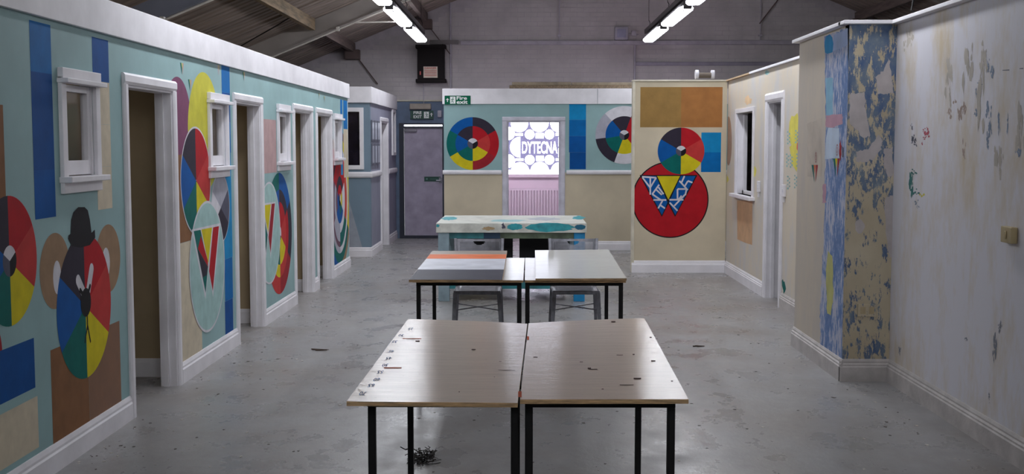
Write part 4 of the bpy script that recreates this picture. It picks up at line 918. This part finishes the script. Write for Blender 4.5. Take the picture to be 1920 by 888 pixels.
# ---------------------------------------------------------------- fittings on walls
PIPE = M('wall_pipe', (168, 162, 174), .5)
t = empty('wall_conduit', BACK.p(1, 3.38, 0), 'long horizontal pale conduit across the upper back wall', 'conduit')
MB().fbox(BACK, -1.1, 6.2, 3.34, 3.41, 0, .06).build('tray', PIPE, t, bevel=.008)
tag(MB().fbox(BACK, -1.62, -1.14, 3.35, 3.42, .008, .07).build('cable_gland_box', M('trunk_grey', (110, 104, 106))), 'short dark grey trunking joining the left lights to the wall', 'trunking')
for x, z0, z1, lb in ((-1.27, 2.4, 4.2, 'vertical pipe on the back wall right of the black cabinet'), (.6, 3.42, 4.6, 'thin vertical pipe on the back wall between the two light rows'), (1.9, 2.44, 3.33, 'vertical pipe below the white control box'), (4.05, 3.42, 4.5, 'thin vertical pipe on the back wall at far right')):
    tag(MB().tube([(x, 20.38, z0), (x, 20.38, z1)], .016 if x < 0 or x == 1.9 else .009).box(x - .03, x + .03, 20.365, 20.41, z0 + .06, z0 + .09).box(x - .02, x + .02, 20.37, 20.41, z1 - .1, z1 - .07).build('wall_pipe', PIPE), lb, 'pipe', 'pipes on the back wall')
tag(MB().fbox(BACK, 1.92, 4.4, 2.985, 3.04, 0, .05).fbox(BACK, 1.92, 4.4, 3.04, 3.045, 0, .08).build('wall_channel', M('channel_lilac', (140, 134, 148), .6)), 'low horizontal painted steel channel on the right of the back wall', 'channel')
t = empty('control_box', BACK.p(1.66, 3.42, 0), 'small pale control box high on the back wall beside the right lights', 'box')
MB().fbox(BACK, 1.55, 1.78, 3.42, 3.64, 0, .09).build('housing', M('box_lilac', (160, 156, 170), .5), t, bevel=.01); MB().fbox(BACK, 1.59, 1.74, 3.46, 3.6, .09, .096).build('cover', M('cover_lilac', (146, 146, 172), .5), t, bevel=.004)
MB().tube([BACK.p(1.78, 3.52, .03), BACK.p(1.96, 3.52, .03)], .01).fbox(BACK, 1.84, 1.92, 3.49, 3.58, 0, .05).build('cable', PIPE, t)
# black cabinet with danger notice
t = empty('fuse_cabinet', BACK.p(-1.6, 2.7, 0), 'black metal cabinet with red and white danger notice high on the back wall', 'cabinet')
CAB = M('cabinet_black', (22, 16, 18), .6, spec=.15)
MB().fbox(BACK, -1.83, -1.37, 2.72, 3.30, .008, .2).build('body', CAB, t, bevel=.01)
MB().fbox(BACK, -1.86, -1.34, 3.27, 3.33, .008, .22).build('top_flange', CAB, t, bevel=.008); MB().fbox(BACK, -1.86, -1.34, 2.69, 2.75, .008, .22).build('bottom_flange', CAB, t, bevel=.008)
nb = MB().fbox(BACK, -1.725, -1.485, 2.77, 2.96, .2, .203).build('notice', M('notice_cream', (205, 186, 172), .5), t)
NR = M('notice_red', (190, 80, 76), .5)
text_mesh(BACK, 'DANGER', -1.705, -1.505, 2.915, 2.95, .2045, bold=.02).build('lettering', NR, nb, recalc=False)
mb = MB()
for k in range(4): mb.fbox(BACK, -1.71, -1.5, 2.885 - k * .028, 2.894 - k * .028, .203, .2045)
mb.build('small_print', NR, nb); MB().fbox(BACK, -1.79, -1.77, 2.82, 2.88, .2, .204).build('tag', NR, t)
MB().tube([BACK.p(-1.74, 2.69, .03), BACK.p(-1.74, 2.34, .03)], .008).build('cable', PIPE, t)
# exit sign lamp
t = empty('exit_light', BACK.p(-1.78, 2.2, 0), 'beige emergency lamp with green FIRE EXIT panel above the grey door', 'sign')
MB().fbox(BACK, -1.98, -1.61, 2.235, 2.335, .012, .1).build('lamp_housing', M('lamp_beige', (150, 140, 130), .5), t, bevel=.015)
gp_ = MB().fbox(BACK, -1.97, -1.57, 2.07, 2.215, .04, .05).build('sign_panel', M('sign_green_dark', (20, 66, 56), .5), t); MB().fbox(BACK, -1.9, -1.88, 2.2, 2.24, .04, .05).build('bracket', BODY, t); MB().fbox(BACK, -1.7, -1.68, 2.2, 2.24, .04, .05).build('bracket', BODY, t)
text_mesh(BACK, 'FIRE', -1.915, -1.775, 2.155, 2.205, .0505, bold=.02).build('lettering', SWHITE, gp_, recalc=False); text_mesh(BACK, 'EXIT', -1.915, -1.775, 2.085, 2.135, .0505, bold=.02).build('lettering', SWHITE, gp_, recalc=False)
def runner(fr, u0, v0, s, w, par, flip=1):
    X = lambda a, b: (u0 + (a if flip > 0 else 1 - a) * s, v0 + b * s * 1.3)
    MB().fbox(fr, u0, u0 + s, v0, v0 + s * 1.3, w, w + .0006).build('pictogram_panel', SWHITE, par)
    mb = MB(); w2 = w + .0012
    for p in (ring(X(.55, .82)[0], X(.55, .82)[1], 0, s * .1, 0, 360, 1, 10)): mb.poly(fr, p, w2)
    for seg in (((.5, .7), (.4, .42)), ((.4, .42), (.6, .3)), ((.6, .3), (.55, .1)), ((.4, .42), (.3, .25)), ((.3, .25), (.12, .2)), ((.5, .66), (.72, .55)), ((.48, .66), (.25, .6)), ((.25, .6), (.2, .48))):
        a, b = X(*seg[0]), X(*seg[1]); dx, dy = b[0] - a[0], b[1] - a[1]; l = math.hypot(dx, dy) or 1; k = s * .05; nx_, ny_ = -dy / l * k, dx / l * k
        mb.poly(fr, [(a[0] + nx_, a[1] + ny_), (b[0] + nx_, b[1] + ny_), (b[0] - nx_, b[1] - ny_), (a[0] - nx_, a[1] - ny_)], w2)
    mb.build('pictogram', GREENS, par, recalc=False)
def arrow(fr, cu, cv, s, w, par, ang=0):
    r_ = lambda x, y: (cu + s * (x * math.cos(ang) - y * math.sin(ang)), cv + s * (x * math.sin(ang) + y * math.cos(ang)))
    mb = MB(); mb.poly(fr, [r_(-.5, 0), r_(0, .6), r_(.5, 0), r_(.28, -.12), r_(0, .2), r_(-.28, -.12)][:3], w) if 0 else None
    for p in ([(-.5, 0), (0, .55), (.5, 0), (.0, .18)], [(-.12, .3), (.12, .3), (.12, -.5), (-.12, -.5)]): mb.poly(fr, [r_(*q) for q in p], w)
    mb.build('arrow', SWHITE, par, recalc=False)
runner(BACK, -1.735, 2.085, .085, .05, gp_, -1); arrow(BACK, -1.605, 2.145, .06, .0512, gp_, 0)
t = MB().fbox(BACK, -1.50, -1.43, 2.1, 2.22, .012, .06).build('door_sensor', M('sensor_white', (170, 168, 180), .5), bevel=.015); tag(t, 'small white sensor on the blue panel right of the exit lamp', 'sensor')
t = empty('push_bar_sign', BACK.p(-1.6, 1.02, 0), 'narrow green notice on the grey fire door', 'sign')
pn = MB().fbox(BACK, -1.74, -1.455, .99, 1.075, .0005, .004).build('sign_panel', M('sign_green_dark', (1, 1, 1)), t)
MB().fbox(BACK, -1.64, -1.5, 1.03, 1.037, .004, .0046).fbox(BACK, -1.71, -1.68, 1.02, 1.05, .004, .0046).build('small_print', M('print_pale_green', (90, 130, 120), .5), pn)
# Fire exit sign on the fascia
t = empty('fire_exit_sign', TWALL.p(-1.03, 2.26, .022), 'green Fire exit sign with arrow on the white fascia', 'sign')
pn = MB().fbox(TWALL, -1.225, -.825, 2.243, 2.378, .0225, .027).build('sign_panel', GREENS, t)
text_mesh(TWALL, 'Fire', -1.04, -.88, 2.315, 2.368, .0275, bold=.025).build('lettering', SWHITE, pn, recalc=False); text_mesh(TWALL, 'exit', -1.04, -.87, 2.252, 2.306, .0275, bold=.025).build('lettering', SWHITE, pn, recalc=False)
runner(TWALL, -1.14, 2.255, .083, .027, pn); arrow(TWALL, -1.18, 2.31, .055, .0278, pn)
# pictures on the blue room side wall
for r_ in range(2):
    for c_ in range(3):
        u0 = 17.09 + c_ * .33; v0 = 1.675 - r_ * .345
        lb = 'small grey framed picture, %s row, %s' % (('upper', 'lower')[r_], ('nearest the corner', 'middle', 'nearest the side doorway')[c_])
        t = empty('framed_picture', BRS.p(u0 + .13, v0, 0), lb, 'picture', 'pictures on the blue room wall')
        MB().fbox(BRS, u0, u0 + .26, v0, v0 + .31, 0.001, .02).build('frame', M('picture_frame_grey', (96, 98, 112), .4), t, bevel=.004)
        MB().fbox(BRS, u0 + .03, u0 + .23, v0 + .03, v0 + .28, .02, .022).build('print', M('picture_print', (176, 180, 194), .3), t)
# timber stack on top of the back wall
t = empty('timber_length', (1.0, 18.3, 2.49), 'long bare timber length lying along the top of the turquoise wall', 'timber')
MB().box(-.23, 1.9, 18.2, 18.34, 2.491, 2.54).build('lower_board', TIMBER, t, bevel=.004); MB().box(-.19, .72, 18.21, 18.33, 2.541, 2.59).box(.73, 1.9, 18.21, 18.33, 2.541, 2.585).build('upper_board', M('timber_pale', (140, 126, 108), .7, .15, 8), t, bevel=.004)
# reel on the beige panel
t = empty('cable_reel', (2.28, 14.97, 2.44), 'small white cable reel lying on top of the beige panel', 'reel')
MB().tube([(2.16, 14.97, 2.51), (2.20, 14.97, 2.51)], .058, 18).build('flange', WHT, t); MB().tube([(2.36, 14.97, 2.51), (2.40, 14.97, 2.51)], .055, 18).build('flange', WHT, t); MB().tube([(2.2005, 14.97, 2.5), (2.3595, 14.97, 2.5)], .035, 14).build('core', M('reel_brown', (96, 84, 74)), t)
# switches and sockets
t = empty('light_switch', RNEAR.p(6.2, 1.1, 0), 'yellowed surface-mounted switch on the worn white near wall', 'switch')
u0, v0 = RNEAR.at(1908, 457); u1, v1 = RNEAR.at(1889, 423)
MB().fbox(RNEAR, min(u0, u1), max(u0, u1), min(v0, v1), max(v0, v1), .0005, .035).build('back_box', M('aged_cream', (176, 158, 120), .5), t, bevel=.004)
um = (u0 + u1) / 2; vm = (v0 + v1) / 2
MB().fbox(RNEAR, um - .012, um + .012, vm - .02, vm + .02, .035, .042).build('rocker', M('aged_cream', (1, 1, 1)), t, bevel=.003)
t = empty('blank_socket_plate', RFRONT.p(2.36, .45, 0), 'painted-over double socket low on the flaking pillar', 'socket')
u0, v0 = RFRONT.at(1607, 593); u1, v1 = RFRONT.at(1643, 569)
MB().fbox(RFRONT, u0, u1, v0, v1, .0005, .014).build('plate', PEEL, t, bevel=.004)
for k in (.27, .73): MB().fbox(RFRONT, u0 + (u1 - u0) * k - .018, u0 + (u1 - u0) * k + .018, v0 + .02, v1 - .02, .014, .0155).build('outlet', M('tan_plate', (176, 158, 126)), t)
for x, y, lb in ((1472, 360, 'white switch on the cream wall right of the far doorway'), (1424.5, 352, 'white switch between the serving window and the far doorway')):
    u, v = RFAR.at(x, y); t = empty('light_switch', RFAR.p(u, v - .07, 0), lb, 'switch', 'switches on the far right wall')
    MB().fbox(RFAR, u - .045, u + .045, v - .045, v + .075, .0005, .025).build('back_box', TRIM, t, bevel=.004); MB().fbox(RFAR, u - .012, u + .012, v, v + .03, .025, .03).build('rocker', WHT, t); MB().fbox(RFAR, u - .012, u + .012, v - .10, v - .045, .0005, .02).build('cable_cover', TRIM, t)
# hanging cable above the pillar
t = empty('hanging_cable', (2.7, 8.5, 2.46), 'black cable hanging from the roof behind the pillar corner', 'cable')
MB().tube([(2.72, 8.3, 4.9), (2.715, 8.3, 3.4), (2.70, 8.28, 2.62), (2.68, 8.25, 2.55), (2.73, 8.22, 2.50)], .006, 6).build('lead', BLACKM, t); MB().box(2.70, 2.76, 8.2, 8.25, 2.475, 2.52).build('plug', BLACKM, t, bevel=.008)
# tangle of black fibre on the floor, small chips
mb = MB(); rr = random.Random(3); F0 = Fr('T', 0)
cx, cy = F0.at(791, 862)
for k in range(46):
    p = [(cx + rr.gauss(0, .025), cy + rr.gauss(0, .05), .004 + abs(rr.gauss(0, .012)))]
    for j in range(7): p.append((p[-1][0] + rr.gauss(0, .014), p[-1][1] + rr.gauss(0, .03), max(.003, p[-1][2] + rr.gauss(0, .006))))
    mb.tube(p, rr.choice((.0012, .002, .003)), 4)
tag(mb.build('fibre_tangle', M('tangle_black', (34, 28, 26), .8)), 'tangle of black fibre on the floor beside the front left desk leg', 'debris')
for mt, nm, sd, lb in ((M('chip_pale', (196, 190, 182)), 'pale_flakes', 1, 'scattered pale paint flakes on the grey floor'), (M('chip_dark', (70, 60, 54)), 'dark_flakes', 2, 'scattered dark grit and wood crumbs on the grey floor')):
    mb = MB(); rr = random.Random(sd)
    for k in range(520):
        x = rr.uniform(-2.2, 2.4) if rr.random() < .6 else rr.choice((-1, 1)) * (2.3 - abs(rr.gauss(0, .25))); y = rr.uniform(4, 17); s = rr.uniform(.003, .010)
        if x > 2.1 and y > 7.9: continue
        a = rr.uniform(0, 6.28); q = [(x + s * rr.uniform(.6, 1.5) * math.cos(a + i * 1.57), y + s * rr.uniform(.6, 1.8) * math.sin(a + i * 1.57)) for i in range(4)]
        mb.hexa([(u, v, .0002) for u, v in q], [(u, v, .0002 + s * .25) for u, v in q])
    tag(mb.build(nm, mt, recalc=False), lb, 'debris', kind='stuff')
for x, y, L_, lb in ((605, 656, .10, 'dark splinter of wood on the floor between the left wall and front desks'), (1312, 650, .055, 'small dark splinter on the floor right of the front desks')):
    u, v = F0.at(x, y); mb = MB(); rr = random.Random(int(x))
    for k in range(6):
        a = u + rr.uniform(-L_ * .5, L_ * .5); c = v + rr.uniform(-.03, .03); mb.bar((a - L_ * .5, c, .004), (a + L_ * .4, c + rr.uniform(-.01, .01), .005), .012, .003, .006, .003)
    tag(mb.build('wood_splinter', M('splinter', (72, 56, 46), .8)), lb, 'debris')
